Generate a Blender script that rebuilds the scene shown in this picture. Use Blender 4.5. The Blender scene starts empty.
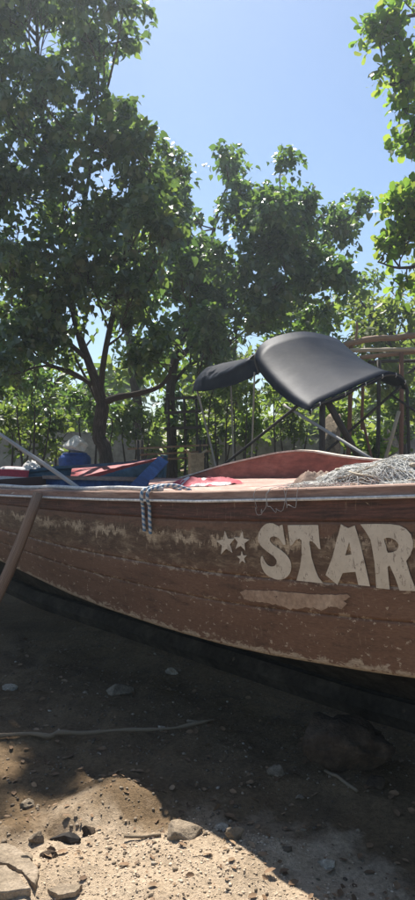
import bpy, bmesh, math, random
import numpy as np
from mathutils import Vector, Matrix
from mathutils.geometry import tessellate_polygon

random.seed(7)
rng = np.random.default_rng(7)
R = math.radians
sc = bpy.context.scene
COL = sc.collection

# ------------------------------------------------------------------ camera
EYE, FPX = 1.55, 677.0
cam = bpy.data.cameras.new('camera')
cam.sensor_fit = 'VERTICAL'
cam.sensor_height = 36.0
cam.lens = FPX / 900 * 36
cam.clip_end = 3000
cam_ob = bpy.data.objects.new('camera', cam)
cam_ob.location = (0, 0, EYE)
cam_ob.rotation_euler = (R(90), 0, 0)
COL.objects.link(cam_ob)
sc.camera = cam_ob

# ------------------------------------------------------------------ sky, sun, exposure
SUN_EL, SUN_AZ = 57.0, -12.0          # azimuth from +Y, positive to the right
world = bpy.data.worlds.new('World')
sc.world = world
world.use_nodes = True
wn = world.node_tree
bg = wn.nodes['Background']
sky = wn.nodes.new('ShaderNodeTexSky')
sky.sky_type = 'NISHITA'
sky.sun_disc = False
sky.sun_elevation = R(SUN_EL)
sky.sun_rotation = R(SUN_AZ)
sky.altitude = 0
sky.air_density = 1.1
sky.dust_density = 0.55
sky.ozone_density = 4.0
wn.links.new(sky.outputs['Color'], bg.inputs['Color'])
bg.inputs['Strength'].default_value = 0.069
sun = bpy.data.lights.new('sun', 'SUN')
sun.energy = 5.0
sun.angle = R(0.53)
sun.color = (1.0, 0.955, 0.88)
sun_ob = bpy.data.objects.new('sun', sun)
sd = Vector((math.sin(R(SUN_AZ)) * math.cos(R(SUN_EL)), math.cos(R(SUN_AZ)) * math.cos(R(SUN_EL)), math.sin(R(SUN_EL))))
sun_ob.rotation_euler = sd.to_track_quat('Z', 'Y').to_euler()
sun_ob.location = (0, 0, 30)
COL.objects.link(sun_ob)
sc.view_settings.view_transform = 'Standard'
sc.view_settings.look = 'None'
sc.view_settings.gamma = 1.0
sc.view_settings.use_curve_mapping = False
sc.view_settings.exposure = 1.0
sc.render.engine = 'CYCLES'
sc.cycles.max_bounces = 7
sc.cycles.diffuse_bounces = 4
sc.cycles.glossy_bounces = 3
sc.cycles.transmission_bounces = 4
sc.cycles.transparent_max_bounces = 8
sc.cycles.use_denoising = True
sc.cycles.sample_clamp_indirect = 6.0


# ------------------------------------------------------------------ helpers
def at(px, py, depth):
    """photo pixel at a chosen distance -> a point of the place"""
    return Vector(((px - 207.5) / FPX * depth, depth, EYE - (py - 450) / FPX * depth))


def interp(tab, s):
    return float(np.interp(s, [a for a, b in tab], [b for a, b in tab]))


def catmull(pts, n):
    P = [Vector(p) for p in pts]
    P = [P[0] * 2 - P[1]] + P + [P[-1] * 2 - P[-2]]
    out = []
    for i in range(1, len(P) - 2):
        for k in range(n):
            t = k / n
            a, b, c, d = P[i - 1], P[i], P[i + 1], P[i + 2]
            out.append(0.5 * ((2 * b) + (c - a) * t + (2 * a - 5 * b + 4 * c - d) * t * t + (3 * b - a - 3 * c + d) * t ** 3))
    out.append(P[-2].copy())
    return out


def vnoise(p, seed=0):
    """value noise, p (n,3)"""
    p = np.asarray(p, float)
    i = np.floor(p).astype(np.int64)
    f = p - i
    f = f * f * (3 - 2 * f)

    def h(a):
        n = a[:, 0] * 374761393 + a[:, 1] * 668265263 + a[:, 2] * 2147483647 + seed * 974711
        n = (n ^ (n >> 13)) * 1274126177
        n = n ^ (n >> 16)
        return (n & 0xffff) / 65535.0
    r = 0
    for dx in (0, 1):
        for dy in (0, 1):
            for dz in (0, 1):
                w = (f[:, 0] if dx else 1 - f[:, 0]) * (f[:, 1] if dy else 1 - f[:, 1]) * (f[:, 2] if dz else 1 - f[:, 2])
                r = r + w * h(i + np.array([dx, dy, dz]))
    return r * 2 - 1


def fbm(p, oct=4, seed=0):
    p = np.asarray(p, float)
    a, r = 1.0, 0
    for o in range(oct):
        r = r + a * vnoise(p, seed + o)
        p = p * 2.03 + 11.7
        a *= 0.5
    return r


def tag(o, label=None, cat=None, group=None, kind=None):
    if label: o['label'] = label
    if cat: o['category'] = cat
    if group: o['group'] = group
    if kind: o['kind'] = kind
    return o


def empty(name, loc=(0, 0, 0)):
    o = bpy.data.objects.new(name, None)
    o.location = loc
    o.empty_display_size = 0.1
    COL.objects.link(o)
    return o


def link(name, me, mat=None, parent=None):
    o = bpy.data.objects.new(name, me)
    if mat is not None and not me.materials:
        me.materials.append(mat)
    COL.objects.link(o)
    if parent is not None:
        o.parent = parent
        # all vertices are in world space: undo the parents' offset
        loc = Vector((0, 0, 0))
        q = parent
        while q is not None:
            loc += Vector(q.location)
            q = q.parent
        o.location = -loc
    return o


def mesh_obj(name, verts, faces, mat, parent=None, uvs=None, smooth=False):
    me = bpy.data.meshes.new(name)
    me.from_pydata([tuple(v) for v in verts], [], faces)
    if uvs is not None:
        ul = me.uv_layers.new(name='UVMap')
        li = np.empty(len(me.loops), dtype=np.int32)
        me.loops.foreach_get('vertex_index', li)
        ul.data.foreach_set('uv', np.asarray(uvs, dtype=np.float32)[li].ravel())
    if smooth:
        me.polygons.foreach_set('use_smooth', [True] * len(me.polygons))
    me.update()
    return link(name, me, mat, parent)


class MB:
    def __init__(self):
        self.v, self.f, self.uv = [], [], []

    def add(self, v, f, uv=None):
        b = len(self.v)
        self.v += [Vector(a) for a in v]
        self.f += [tuple(i + b for i in q) for q in f]
        self.uv += list(uv) if uv is not None else [(0, 0)] * len(v)

    def box(self, c, size, rot=None):
        c = Vector(c)
        x, y, z = size[0] / 2, size[1] / 2, size[2] / 2
        vs = [Vector(p) for p in [(-x, -y, -z), (x, -y, -z), (x, y, -z), (-x, y, -z), (-x, -y, z), (x, -y, z), (x, y, z), (-x, y, z)]]
        if rot is not None:
            vs = [rot @ p for p in vs]
        self.add([c + p for p in vs], [(0, 3, 2, 1), (4, 5, 6, 7), (0, 1, 5, 4), (1, 2, 6, 5), (2, 3, 7, 6), (3, 0, 4, 7)],
                 [(p.x + p.z, p.y + p.z) for p in vs])

    def beam(self, a, b, w, h, up=(0, 0, 1)):
        a, b = Vector(a), Vector(b)
        d = (b - a).normalized()
        sx = d.cross(Vector(up))
        if sx.length < 1e-3: sx = d.cross(Vector((1, 0, 0)))
        sx.normalize()
        sz = sx.cross(d)
        vs, uv = [], []
        for k, p in enumerate((a, b)):
            for i, j in ((-1, -1), (1, -1), (1, 1), (-1, 1)):
                vs.append(p + sx * (i * w / 2) + sz * (j * h / 2))
                uv.append((i * w / 2 + j * h / 2, 0 if k == 0 else (b - a).length))
        self.add(vs, [(0, 1, 2, 3), (7, 6, 5, 4), (0, 4, 5, 1), (1, 5, 6, 2), (2, 6, 7, 3), (3, 7, 4, 0)], uv)

    def tube(self, pts, rad, n=8, cap=True, wob=0.0):
        pts = [Vector(p) for p in pts]
        m = len(pts)
        if not hasattr(rad, '__len__'): rad = [rad] * m
        t0 = (pts[1] - pts[0]).normalized()
        ref = Vector((0, 0, 1)) if abs(t0.z) < 0.9 else Vector((1, 0, 0))
        nrm = t0.cross(ref).normalized()
        vs, uv, fs = [], [], []
        L = 0
        for i in range(m):
            t = (pts[min(i + 1, m - 1)] - pts[max(i - 1, 0)])
            t = t.normalized() if t.length > 1e-9 else t0
            nrm = (nrm - t * nrm.dot(t))
            nrm = nrm.normalized() if nrm.length > 1e-6 else t.orthogonal().normalized()
            bi = t.cross(nrm)
            if i: L += (pts[i] - pts[i - 1]).length
            for k in range(n):
                a = 2 * math.pi * k / n
                r = rad[i] * (1 + (random.uniform(-wob, wob) if wob else 0))
                vs.append(pts[i] + nrm * (math.cos(a) * r) + bi * (math.sin(a) * r))
                uv.append((k / n, L))
        for i in range(m - 1):
            for k in range(n):
                k2 = (k + 1) % n
                fs.append((i * n + k, i * n + k2, (i + 1) * n + k2, (i + 1) * n + k))
        if cap:
            fs.append(tuple(range(n - 1, -1, -1)))
            fs.append(tuple((m - 1) * n + k for k in range(n)))
        self.add(vs, fs, uv)

    def grid(self, P, uv=None, flip=False):
        """P rows of equal length lists of points"""
        nr, nc = len(P), len(P[0])
        vs = [p for row in P for p in row]
        fs = []
        for i in range(nr - 1):
            for j in range(nc - 1):
                q = (i * nc + j, i * nc + j + 1, (i + 1) * nc + j + 1, (i + 1) * nc + j)
                fs.append(q[::-1] if flip else q)
        self.add(vs, fs, [u for row in uv for u in row] if uv is not None else None)

    def build(self, name, mat, parent=None, smooth=False):
        return mesh_obj(name, self.v, self.f, mat, parent, self.uv, smooth)


# ------------------------------------------------------------------ materials
def new_mat(name):
    m = bpy.data.materials.new(name)
    m.use_nodes = True
    nt = m.node_tree
    b = nt.nodes['Principled BSDF']
    return m, nt, b


def N(nt, typ, **kw):
    n = nt.nodes.new(typ)
    for k, v in kw.items():
        if k in n.inputs: n.inputs[k].default_value = v
        else: setattr(n, k, v)
    return n


def ramp(nt, fac, stops, interp_='LINEAR'):
    r = nt.nodes.new('ShaderNodeValToRGB')
    e = r.color_ramp.elements
    while len(e) < len(stops): e.new(0.5)
    for q, (p, c) in zip(e, stops):
        q.position = p
        q.color = (c[0], c[1], c[2], 1) if hasattr(c, '__len__') else (c, c, c, 1)
    r.color_ramp.interpolation = interp_
    nt.links.new(fac, r.inputs['Fac'])
    return r


def mixc(nt, fac, a, b, mode='MIX'):
    m = nt.nodes.new('ShaderNodeMix')
    m.data_type = 'RGBA'
    m.blend_type = mode
    L = nt.links
    for sock, v in ((m.inputs[0], fac), (m.inputs[6], a), (m.inputs[7], b)):
        if hasattr(v, 'links'): L.new(v, sock)
        else: sock.default_value = v if not hasattr(v, '__len__') else (v[0], v[1], v[2], 1)
    return m.outputs[2]


def math_(nt, op, a, b=0.0, c=None, clamp=False):
    m = nt.nodes.new('ShaderNodeMath')
    m.operation = op
    m.use_clamp = clamp
    for i, v in enumerate((a, b, c)):
        if v is None: continue
        if hasattr(v, 'links'): nt.links.new(v, m.inputs[i])
        else: m.inputs[i].default_value = v
    return m.outputs[0]


def noise(nt, vec, scale, detail=4, rough=0.55, dist=0.0):
    n = N(nt, 'ShaderNodeTexNoise')
    n.inputs['Scale'].default_value = scale
    n.inputs['Detail'].default_value = detail
    n.inputs['Roughness'].default_value = rough
    n.inputs['Distortion'].default_value = dist
    if vec is not None: nt.links.new(vec, n.inputs['Vector'])
    return n.outputs['Fac']


def bump(nt, b, h, strength=0.3, dist=0.01):
    n = N(nt, 'ShaderNodeBump')
    n.inputs['Strength'].default_value = strength
    n.inputs['Distance'].default_value = dist
    nt.links.new(h, n.inputs['Height'])
    nt.links.new(n.outputs['Normal'], b.inputs['Normal'])


def scaled(nt, vec, sx, sy, sz):
    m = N(nt, 'ShaderNodeMapping')
    m.inputs['Scale'].default_value = (sx, sy, sz)
    nt.links.new(vec, m.inputs['Vector'])
    return m.outputs['Vector']


def mat_worn(name, base, dark, light, scale=6, rough=0.7, chips=None, chip_at=0.62, stretch=(1, 1, 1), bmp=0.25, uv=False, spec=0.3):
    """paint / wood / stone with blotches and chips"""
    m, nt, b = new_mat(name)
    tc = N(nt, 'ShaderNodeTexCoord')
    v = scaled(nt, tc.outputs['UV' if uv else 'Object'], *stretch)
    n1 = noise(nt, v, scale, 6, 0.62)
    n2 = noise(nt, v, scale * 5.3, 5, 0.6)
    c = ramp(nt, n1, [(0.3, dark), (0.5, base), (0.7, light)]).outputs['Color']
    k = ramp(nt, n2, [(0.3, 0.72), (0.7, 1.25)]).outputs['Color']
    c = mixc(nt, 1.0, c, k, 'MULTIPLY')
    if chips is not None:
        n3 = noise(nt, v, scale * 1.9, 7, 0.7, 0.4)
        c = mixc(nt, ramp(nt, n3, [(chip_at, 0.0), (chip_at + 0.03, 1.0)]).outputs['Color'], c, chips)
    nt.links.new(c, b.inputs['Base Color'])
    b.inputs['Roughness'].default_value = rough
    b.inputs['Specular IOR Level'].default_value = spec
    bump(nt, b, n2, bmp, 0.01)
    return m


def mat_leaf(name, cols, trans, glossy=0.35, tfac=0.4, rough=0.38):
    m, nt, b = new_mat(name)
    g = N(nt, 'ShaderNodeNewGeometry')
    oi = N(nt, 'ShaderNodeObjectInfo')
    rnd = math_(nt, 'FRACT', math_(nt, 'ADD', g.outputs['Random Per Island'], oi.outputs['Random']))
    c = ramp(nt, rnd, [(i / (len(cols) - 1), q) for i, q in enumerate(cols)]).outputs['Color']
    t = ramp(nt, rnd, [(i / (len(trans) - 1), q) for i, q in enumerate(trans)]).outputs['Color']
    nt.links.new(c, b.inputs['Base Color'])
    b.inputs['Roughness'].default_value = rough
    b.inputs['Specular IOR Level'].default_value = glossy
    tr = N(nt, 'ShaderNodeBsdfTranslucent')
    nt.links.new(t, tr.inputs['Color'])
    mx = N(nt, 'ShaderNodeMixShader')
    mx.inputs[0].default_value = tfac
    nt.links.new(b.outputs[0], mx.inputs[1])
    nt.links.new(tr.outputs[0], mx.inputs[2])
    nt.links.new(mx.outputs[0], nt.nodes['Material Output'].inputs['Surface'])
    return m


def mat_hull():
    """brown worn topside paint; UV: x metres along the hull, y 0 at the sheer to 1 at the waterline"""
    m, nt, b = new_mat('worn_brown_hull_paint')
    L = nt.links
    tc = N(nt, 'ShaderNodeTexCoord')
    uv = tc.outputs['UV']
    sp = N(nt, 'ShaderNodeSeparateXYZ')
    L.new(uv, sp.inputs[0])
    s, v = sp.outputs['X'], sp.outputs['Y']
    big = noise(nt, scaled(nt, uv, 1.2, 2.2, 1), 1.6, 5, 0.6)
    mid = noise(nt, scaled(nt, uv, 3.0, 5.0, 1), 3.0, 6, 0.65)
    fine = noise(nt, scaled(nt, uv, 10, 26, 1), 4.0, 5, 0.7)
    streak = noise(nt, scaled(nt, uv, 1.3, 16, 1), 4.0, 4, 0.6)
    # base brown, a little lighter and redder low down
    c = ramp(nt, big, [(0.3, (0.105, 0.054, 0.032)), (0.5, (0.155, 0.078, 0.046)), (0.72, (0.195, 0.105, 0.064))]).outputs['Color']
    c = mixc(nt, math_(nt, 'MULTIPLY', ramp(nt, streak, [(0.45, 0.0), (0.75, 1.0)]).outputs['Color'], 0.16), c, (0.25, 0.15, 0.095))
    c = mixc(nt, 0.14, c, (0.21, 0.15, 0.105))
    # upper wale: darker maroon plank
    up = ramp(nt, v, [(0.145, 1.0), (0.155, 0.0)]).outputs['Color']
    upc = ramp(nt, streak, [(0.35, (0.050, 0.028, 0.022)), (0.65, (0.15, 0.068, 0.048))]).outputs['Color']
    c = mixc(nt, up, c, upc)
    # old grey-olive undercoat field behind the lettering, torn lower and upper edges
    vv = math_(nt, 'ADD', v, math_(nt, 'MULTIPLY', math_(nt, 'SUBTRACT', mid, 0.5), 0.22))
    fld = ramp(nt, vv, [(0.20, 0.0), (0.22, 0.9), (0.42, 0.9), (0.52, 0.0)]).outputs['Color']
    fldc = ramp(nt, noise(nt, scaled(nt, uv, 3.0, 5.5, 1), 2.6, 8, 0.74, 0.5),
                [(0.38, (0.070, 0.043, 0.027)), (0.52, (0.13, 0.086, 0.053)), (0.60, (0.24, 0.175, 0.11)), (0.72, (0.46, 0.36, 0.235))]).outputs['Color']
    c = mixc(nt, math_(nt, 'MULTIPLY', fld, 0.9), c, fldc)
    # ragged pale band where the old stripe was
    jag = noise(nt, scaled(nt, uv, 13, 2.5, 1), 1.5, 5, 0.8, 0.4)
    v2 = math_(nt, 'ADD', v, math_(nt, 'MULTIPLY', math_(nt, 'SUBTRACT', jag, 0.5), 0.34))
    band = ramp(nt, v2, [(0.250, 0.0), (0.256, 1.0), (0.305, 1.0), (0.311, 0.0)]).outputs['Color']
    gate = ramp(nt, noise(nt, scaled(nt, uv, 2.4, 2, 1), 2.2, 3), [(0.42, 0.0), (0.52, 0.95)]).outputs['Color']
    bandc = ramp(nt, fine, [(0.3, (0.33, 0.245, 0.155)), (0.7, (0.56, 0.44, 0.30))]).outputs['Color']
    c = mixc(nt, math_(nt, 'MULTIPLY', band, gate), c, bandc)
    # small pale chips everywhere below, more of them near the waterline
    chipn = noise(nt, scaled(nt, uv, 9, 9, 1), 3.0, 5, 0.68, 0.25)
    low = ramp(nt, v, [(0.15, 0.0), (0.5, 0.035), (0.97, 0.075)]).outputs['Color']
    chip = math_(nt, 'GREATER_THAN', math_(nt, 'ADD', chipn, low), 0.690)
    c = mixc(nt, math_(nt, 'MULTIPLY', chip, 0.9), c, (0.46, 0.36, 0.26))
    # slanting scratches and rubbed streaks
    rot = N(nt, 'ShaderNodeMapping'); rot.inputs['Rotation'].default_value = (0, 0, 0.9); rot.inputs['Scale'].default_value = (30, 4, 1)
    L.new(uv, rot.inputs['Vector'])
    scr = noise(nt, rot.outputs['Vector'], 2.2, 4, 0.6)
    patch = noise(nt, scaled(nt, uv, 2.0, 2.4, 1), 1.8, 3)
    sm = math_(nt, 'MULTIPLY', ramp(nt, scr, [(0.60, 0.0), (0.70, 1.0)]).outputs['Color'], ramp(nt, patch, [(0.48, 0.0), (0.62, 0.8)]).outputs['Color'])
    c = mixc(nt, sm, c, (0.33, 0.235, 0.155))
    dk = ramp(nt, noise(nt, scaled(nt, uv, 1.6, 4.0, 1), 3.1, 6, 0.7), [(0.32, 0.7), (0.46, 0.0)]).outputs['Color']
    c = mixc(nt, dk, c, (0.055, 0.032, 0.022))
    # paint lifted along the plank joints, and dark drips from the rail
    peel_n = noise(nt, scaled(nt, uv, 6, 9, 1), 2.4, 6, 0.72, 0.3)
    for sv, wd in ((0.5, 0.030), (0.69, 0.022)):
        dist = math_(nt, 'ABSOLUTE', math_(nt, 'SUBTRACT', v, sv))
        pm = math_(nt, 'MULTIPLY', math_(nt, 'LESS_THAN', math_(nt, 'ADD', dist, math_(nt, 'MULTIPLY', math_(nt, 'SUBTRACT', 0.60, peel_n), 0.28)), wd), 0.8)
        c = mixc(nt, pm, c, (0.36, 0.265, 0.18))
    drip = noise(nt, scaled(nt, uv, 26, 0.7, 1), 1.0, 3, 0.5)
    dm = math_(nt, 'MULTIPLY', ramp(nt, drip, [(0.60, 0.0), (0.72, 0.55)]).outputs['Color'], ramp(nt, v, [(0.05, 1.0), (0.75, 0.0)]).outputs['Color'])
    c = mixc(nt, dm, c, (0.05, 0.032, 0.022))
    # scraped cream edge at the waterline
    edge_n = noise(nt, scaled(nt, uv, 5, 6, 1), 2.6, 6, 0.7, 0.5)
    ve = math_(nt, 'ADD', v, math_(nt, 'MULTIPLY', math_(nt, 'SUBTRACT', edge_n, 0.52), 0.26))
    edge = ramp(nt, ve, [(0.955, 0.0), (0.968, 1.0)]).outputs['Color']
    c = mixc(nt, math_(nt, 'MULTIPLY', edge, 0.92), c, ramp(nt, fine, [(0.3, (0.30, 0.22, 0.15)), (0.7, (0.50, 0.40, 0.28))]).outputs['Color'])
    # grime
    c = mixc(nt, 1.0, c, ramp(nt, fine, [(0.25, 0.68), (0.75, 1.32)]).outputs['Color'], 'MULTIPLY')
    L.new(c, b.inputs['Base Color'])
    b.inputs['Roughness'].default_value = 0.62
    b.inputs['Specular IOR Level'].default_value = 0.3
    h = math_(nt, 'ADD', math_(nt, 'MULTIPLY', fine, 0.4), math_(nt, 'ADD', mid, math_(nt, 'MULTIPLY', chip, -0.5)))
    bump(nt, b, h, 0.35, 0.006)
    return m


def mat_letter():
    m, nt, b = new_mat('worn_cream_lettering')
    L = nt.links
    tc = N(nt, 'ShaderNodeTexCoord')
    o = tc.outputs['Object']
    n1 = noise(nt, o, 9, 6, 0.7)
    n2 = noise(nt, o, 34, 5, 0.7, 0.8)
    n3 = noise(nt, o, 3.2, 3)
    c = ramp(nt, n1, [(0.3, (0.50, 0.42, 0.31)), (0.7, (0.69, 0.60, 0.465))]).outputs['Color']
    c = mixc(nt, ramp(nt, n2, [(0.60, 0.0), (0.66, 0.7)]).outputs['Color'], c, (0.22, 0.145, 0.10))
    n4 = noise(nt, scaled(nt, o, 1, 1, 0.35), 60, 6, 0.8, 0.5)
    c = mixc(nt, ramp(nt, math_(nt, 'ADD', n4, math_(nt, 'MULTIPLY', n1, 0.25)), [(0.71, 0.0), (0.75, 0.85)]).outputs['Color'], c, (0.15, 0.095, 0.068))
    c = mixc(nt, math_(nt, 'MULTIPLY', ramp(nt, n3, [(0.5, 0.0), (0.8, 1.0)]).outputs['Color'], 0.35), c, (0.35, 0.28, 0.21))
    L.new(c, b.inputs['Base Color'])
    b.inputs['Roughness'].default_value = 0.7
    bump(nt, b, n2, 0.3, 0.003)
    return m


def mat_ground():
    m, nt, b = new_mat('sandy_soil')
    L = nt.links
    tc = N(nt, 'ShaderNodeTexCoord')
    o = tc.outputs['Object']
    a = noise(nt, o, 0.7, 5, 0.6)
    c1 = noise(nt, o, 5, 6, 0.65)
    f = noise(nt, o, 55, 5, 0.75)
    ff = noise(nt, o, 220, 3, 0.7)
    # sand painted brighter where the sun falls, soil darker, for stronger sun-shade contrast
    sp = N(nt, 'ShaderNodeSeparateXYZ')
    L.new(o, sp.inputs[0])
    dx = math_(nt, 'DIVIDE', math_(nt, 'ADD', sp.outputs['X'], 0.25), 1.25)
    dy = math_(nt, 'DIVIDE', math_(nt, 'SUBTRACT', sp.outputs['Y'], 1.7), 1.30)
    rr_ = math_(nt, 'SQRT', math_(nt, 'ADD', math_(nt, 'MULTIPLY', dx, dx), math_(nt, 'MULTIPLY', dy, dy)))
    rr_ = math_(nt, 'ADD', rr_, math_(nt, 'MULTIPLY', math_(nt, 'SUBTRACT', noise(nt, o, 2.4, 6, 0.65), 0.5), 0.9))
    sand = ramp(nt, rr_, [(0.80, 1.0), (1.15, 0.0)]).outputs['Color']  # mask of the sand patch with sunlight painted into its colour
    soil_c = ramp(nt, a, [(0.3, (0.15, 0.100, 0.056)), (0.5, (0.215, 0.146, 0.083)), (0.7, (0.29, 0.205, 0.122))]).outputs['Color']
    sunlit_sand_tint = ramp(nt, c1, [(0.3, (0.46, 0.345, 0.23)), (0.7, (0.60, 0.47, 0.33))]).outputs['Color']
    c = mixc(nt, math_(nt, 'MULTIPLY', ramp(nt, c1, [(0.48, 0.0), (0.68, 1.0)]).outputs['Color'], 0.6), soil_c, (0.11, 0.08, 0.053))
    c = mixc(nt, sand, c, sunlit_sand_tint)
    c = mixc(nt, 1.0, c, ramp(nt, f, [(0.3, 0.6), (0.5, 1.0), (0.72, 1.35)]).outputs['Color'], 'MULTIPLY')
    c = mixc(nt, ramp(nt, ff, [(0.68, 0.0), (0.74, 0.35)]).outputs['Color'], c, (0.50, 0.44, 0.36))
    L.new(c, b.inputs['Base Color'])
    b.inputs['Roughness'].default_value = 0.95
    b.inputs['Specular IOR Level'].default_value = 0.1
    h = math_(nt, 'ADD', math_(nt, 'MULTIPLY', f, 1.0), math_(nt, 'MULTIPLY', ff, 0.5))
    bump(nt, b, h, 0.8, 0.02)
    return m


def mat_striped(name, a, bcol, period, axis='Y', rough=0.7):
    m, nt, b = new_mat(name)
    tc = N(nt, 'ShaderNodeTexCoord')
    sp = N(nt, 'ShaderNodeSeparateXYZ')
    nt.links.new(tc.outputs['UV'], sp.inputs[0])
    src = sp.outputs[axis]
    if axis == 'Y':
        src = math_(nt, 'ADD', src, math_(nt, 'MULTIPLY', sp.outputs['X'], period))
    f = math_(nt, 'FRACT', math_(nt, 'DIVIDE', src, period))
    c = mixc(nt, math_(nt, 'GREATER_THAN', f, 0.5), a, bcol)
    n = noise(nt, tc.outputs['Object'], 40, 4)
    c = mixc(nt, 1.0, c, ramp(nt, n, [(0.3, 0.75), (0.7, 1.1)]).outputs['Color'], 'MULTIPLY')
    nt.links.new(c, b.inputs['Base Color'])
    b.inputs['Roughness'].default_value = rough
    return m


M = {}
M['hull'] = mat_hull()
M['letter'] = mat_letter()
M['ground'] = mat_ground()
M['bottom'] = mat_worn('dark_bottom_paint', (0.050, 0.043, 0.034), (0.028, 0.024, 0.019), (0.085, 0.072, 0.056), 5, 0.95, chips=(0.10, 0.08, 0.06), chip_at=0.66, spec=0.05, bmp=0.6)
M['blue_in'] = mat_worn('blue_inside_paint', (0.030, 0.075, 0.20), (0.015, 0.04, 0.11), (0.06, 0.13, 0.28), 5, 0.6, chips=(0.30, 0.30, 0.30), chip_at=0.70)
M['rail'] = mat_worn('weathered_pink_brown_rail', (0.30, 0.185, 0.135), (0.19, 0.105, 0.08), (0.42, 0.29, 0.22), 3, 0.75, chips=(0.48, 0.40, 0.32), chip_at=0.64, stretch=(6, 1, 1), uv=True)
M['deck'] = mat_worn('faded_red_deck', (0.42, 0.235, 0.185), (0.30, 0.135, 0.10), (0.52, 0.36, 0.29), 3, 0.75, chips=(0.50, 0.40, 0.33), chip_at=0.60, stretch=(8, 1.2, 1), uv=True)
M['bulwark'] = mat_worn('red_bulwark_paint', (0.24, 0.085, 0.062), (0.15, 0.055, 0.042), (0.33, 0.14, 0.105), 2.5, 0.65, chips=(0.42, 0.32, 0.26), chip_at=0.66, stretch=(1, 3, 1), uv=True)
M['cream'] = mat_worn('cream_paint', (0.55, 0.48, 0.40), (0.40, 0.32, 0.25), (0.66, 0.60, 0.52), 8, 0.7)
M['white'] = mat_worn('dirty_white', (0.62, 0.60, 0.56), (0.48, 0.46, 0.42), (0.74, 0.72, 0.69), 12, 0.6)
M['filler'] = mat_worn('tan_filler', (0.36, 0.245, 0.165), (0.27, 0.175, 0.115), (0.46, 0.34, 0.24), 9, 0.8, chips=(0.13, 0.075, 0.055), chip_at=0.63)
M['timber'] = mat_worn('brown_timber', (0.27, 0.175, 0.115), (0.15, 0.09, 0.058), (0.42, 0.30, 0.21), 4, 0.8, stretch=(9, 1, 1), uv=True)
M['palepole'] = mat_worn('pale_bamboo', (0.42, 0.35, 0.25), (0.29, 0.23, 0.16), (0.55, 0.47, 0.36), 3, 0.7, stretch=(7, 1, 1), uv=True)
M['greypole'] = mat_worn('grey_weathered_pole', (0.36, 0.34, 0.31), (0.22, 0.21, 0.19), (0.48, 0.46, 0.42), 4, 0.7, stretch=(7, 1, 1), uv=True)
M['redpole'] = mat_worn('reddish_post', (0.20, 0.095, 0.06), (0.11, 0.055, 0.036), (0.28, 0.15, 0.10), 4, 0.8, stretch=(7, 1, 1), uv=True)
M['darkpole'] = mat_worn('dark_pole', (0.055, 0.045, 0.04), (0.03, 0.025, 0.022), (0.10, 0.085, 0.07), 4, 0.75, stretch=(7, 1, 1), uv=True)
M['metal'] = mat_worn('grey_metal_tube', (0.26, 0.26, 0.26), (0.17, 0.17, 0.17), (0.36, 0.36, 0.35), 7, 0.45)
M['bark'] = mat_worn('bark', (0.065, 0.050, 0.038), (0.032, 0.025, 0.019), (0.12, 0.098, 0.078), 5, 0.9, stretch=(6, 1.5, 1), uv=True, bmp=0.7)
M['twig'] = mat_worn('twig', (0.085, 0.07, 0.05), (0.05, 0.04, 0.03), (0.13, 0.11, 0.08), 5, 0.9)
M['stone'] = mat_worn('grey_stone', (0.23, 0.18, 0.125), (0.12, 0.092, 0.062), (0.33, 0.27, 0.195), 18, 0.95, bmp=1.0)
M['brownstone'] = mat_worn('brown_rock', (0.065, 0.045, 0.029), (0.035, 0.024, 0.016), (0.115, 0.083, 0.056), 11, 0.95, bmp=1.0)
M['whitestone'] = mat_worn('white_coral', (0.42, 0.355, 0.27), (0.25, 0.205, 0.15), (0.54, 0.475, 0.38), 20, 0.95, bmp=1.0)
M['slab'] = mat_worn('sandy_slab', (0.27, 0.21, 0.145), (0.17, 0.13, 0.09), (0.36, 0.285, 0.205), 16, 0.95, bmp=0.9)
M['pebble'] = mat_worn('pebbles', (0.26, 0.225, 0.18), (0.13, 0.11, 0.09), (0.48, 0.44, 0.37), 9, 0.9)
M['litter'] = mat_worn('dead_leaves', (0.20, 0.12, 0.065), (0.10, 0.06, 0.035), (0.32, 0.22, 0.13), 3, 0.8)
M['wall'] = mat_worn('whitewashed_wall', (0.34, 0.33, 0.30), (0.20, 0.195, 0.18), (0.46, 0.45, 0.42), 1.2, 0.85)
M['bluehull'] = mat_worn('faded_blue_hull', (0.045, 0.10, 0.155), (0.03, 0.07, 0.11), (0.08, 0.15, 0.21), 3, 0.6, chips=(0.33, 0.33, 0.31), chip_at=0.68)
M['redrail'] = mat_worn('red_rail', (0.28, 0.04, 0.045), (0.19, 0.025, 0.03), (0.38, 0.09, 0.085), 5, 0.6, chips=(0.5, 0.38, 0.34), chip_at=0.66)
M['net'] = mat_worn('grey_net', (0.60, 0.59, 0.55), (0.36, 0.36, 0.34), (0.74, 0.73, 0.68), 30, 0.8)
M['sack'] = mat_worn('brown_cloth', (0.23, 0.16, 0.12), (0.14, 0.095, 0.07), (0.33, 0.25, 0.19), 12, 0.9)
M['rope'] = mat_striped('blue_white_rope', (0.60, 0.58, 0.54), (0.10, 0.20, 0.31), 0.03)
M['whiterope'] = mat_worn('white_rope', (0.60, 0.58, 0.54), (0.42, 0.40, 0.36), (0.72, 0.70, 0.66), 40, 0.8)
M['redwhite'] = mat_striped('red_white_stripes', (0.42, 0.03, 0.05), (0.62, 0.58, 0.56), 0.16, 'X')
M['drum'] = mat_worn('blue_plastic', (0.02, 0.06, 0.24), (0.012, 0.035, 0.15), (0.04, 0.10, 0.32), 6, 0.5, chips=(0.2, 0.2, 0.2), chip_at=0.68)
M['card'] = mat_worn('tan_cardboard', (0.42, 0.31, 0.19), (0.33, 0.24, 0.15), (0.50, 0.38, 0.25), 6, 0.85)
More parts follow.
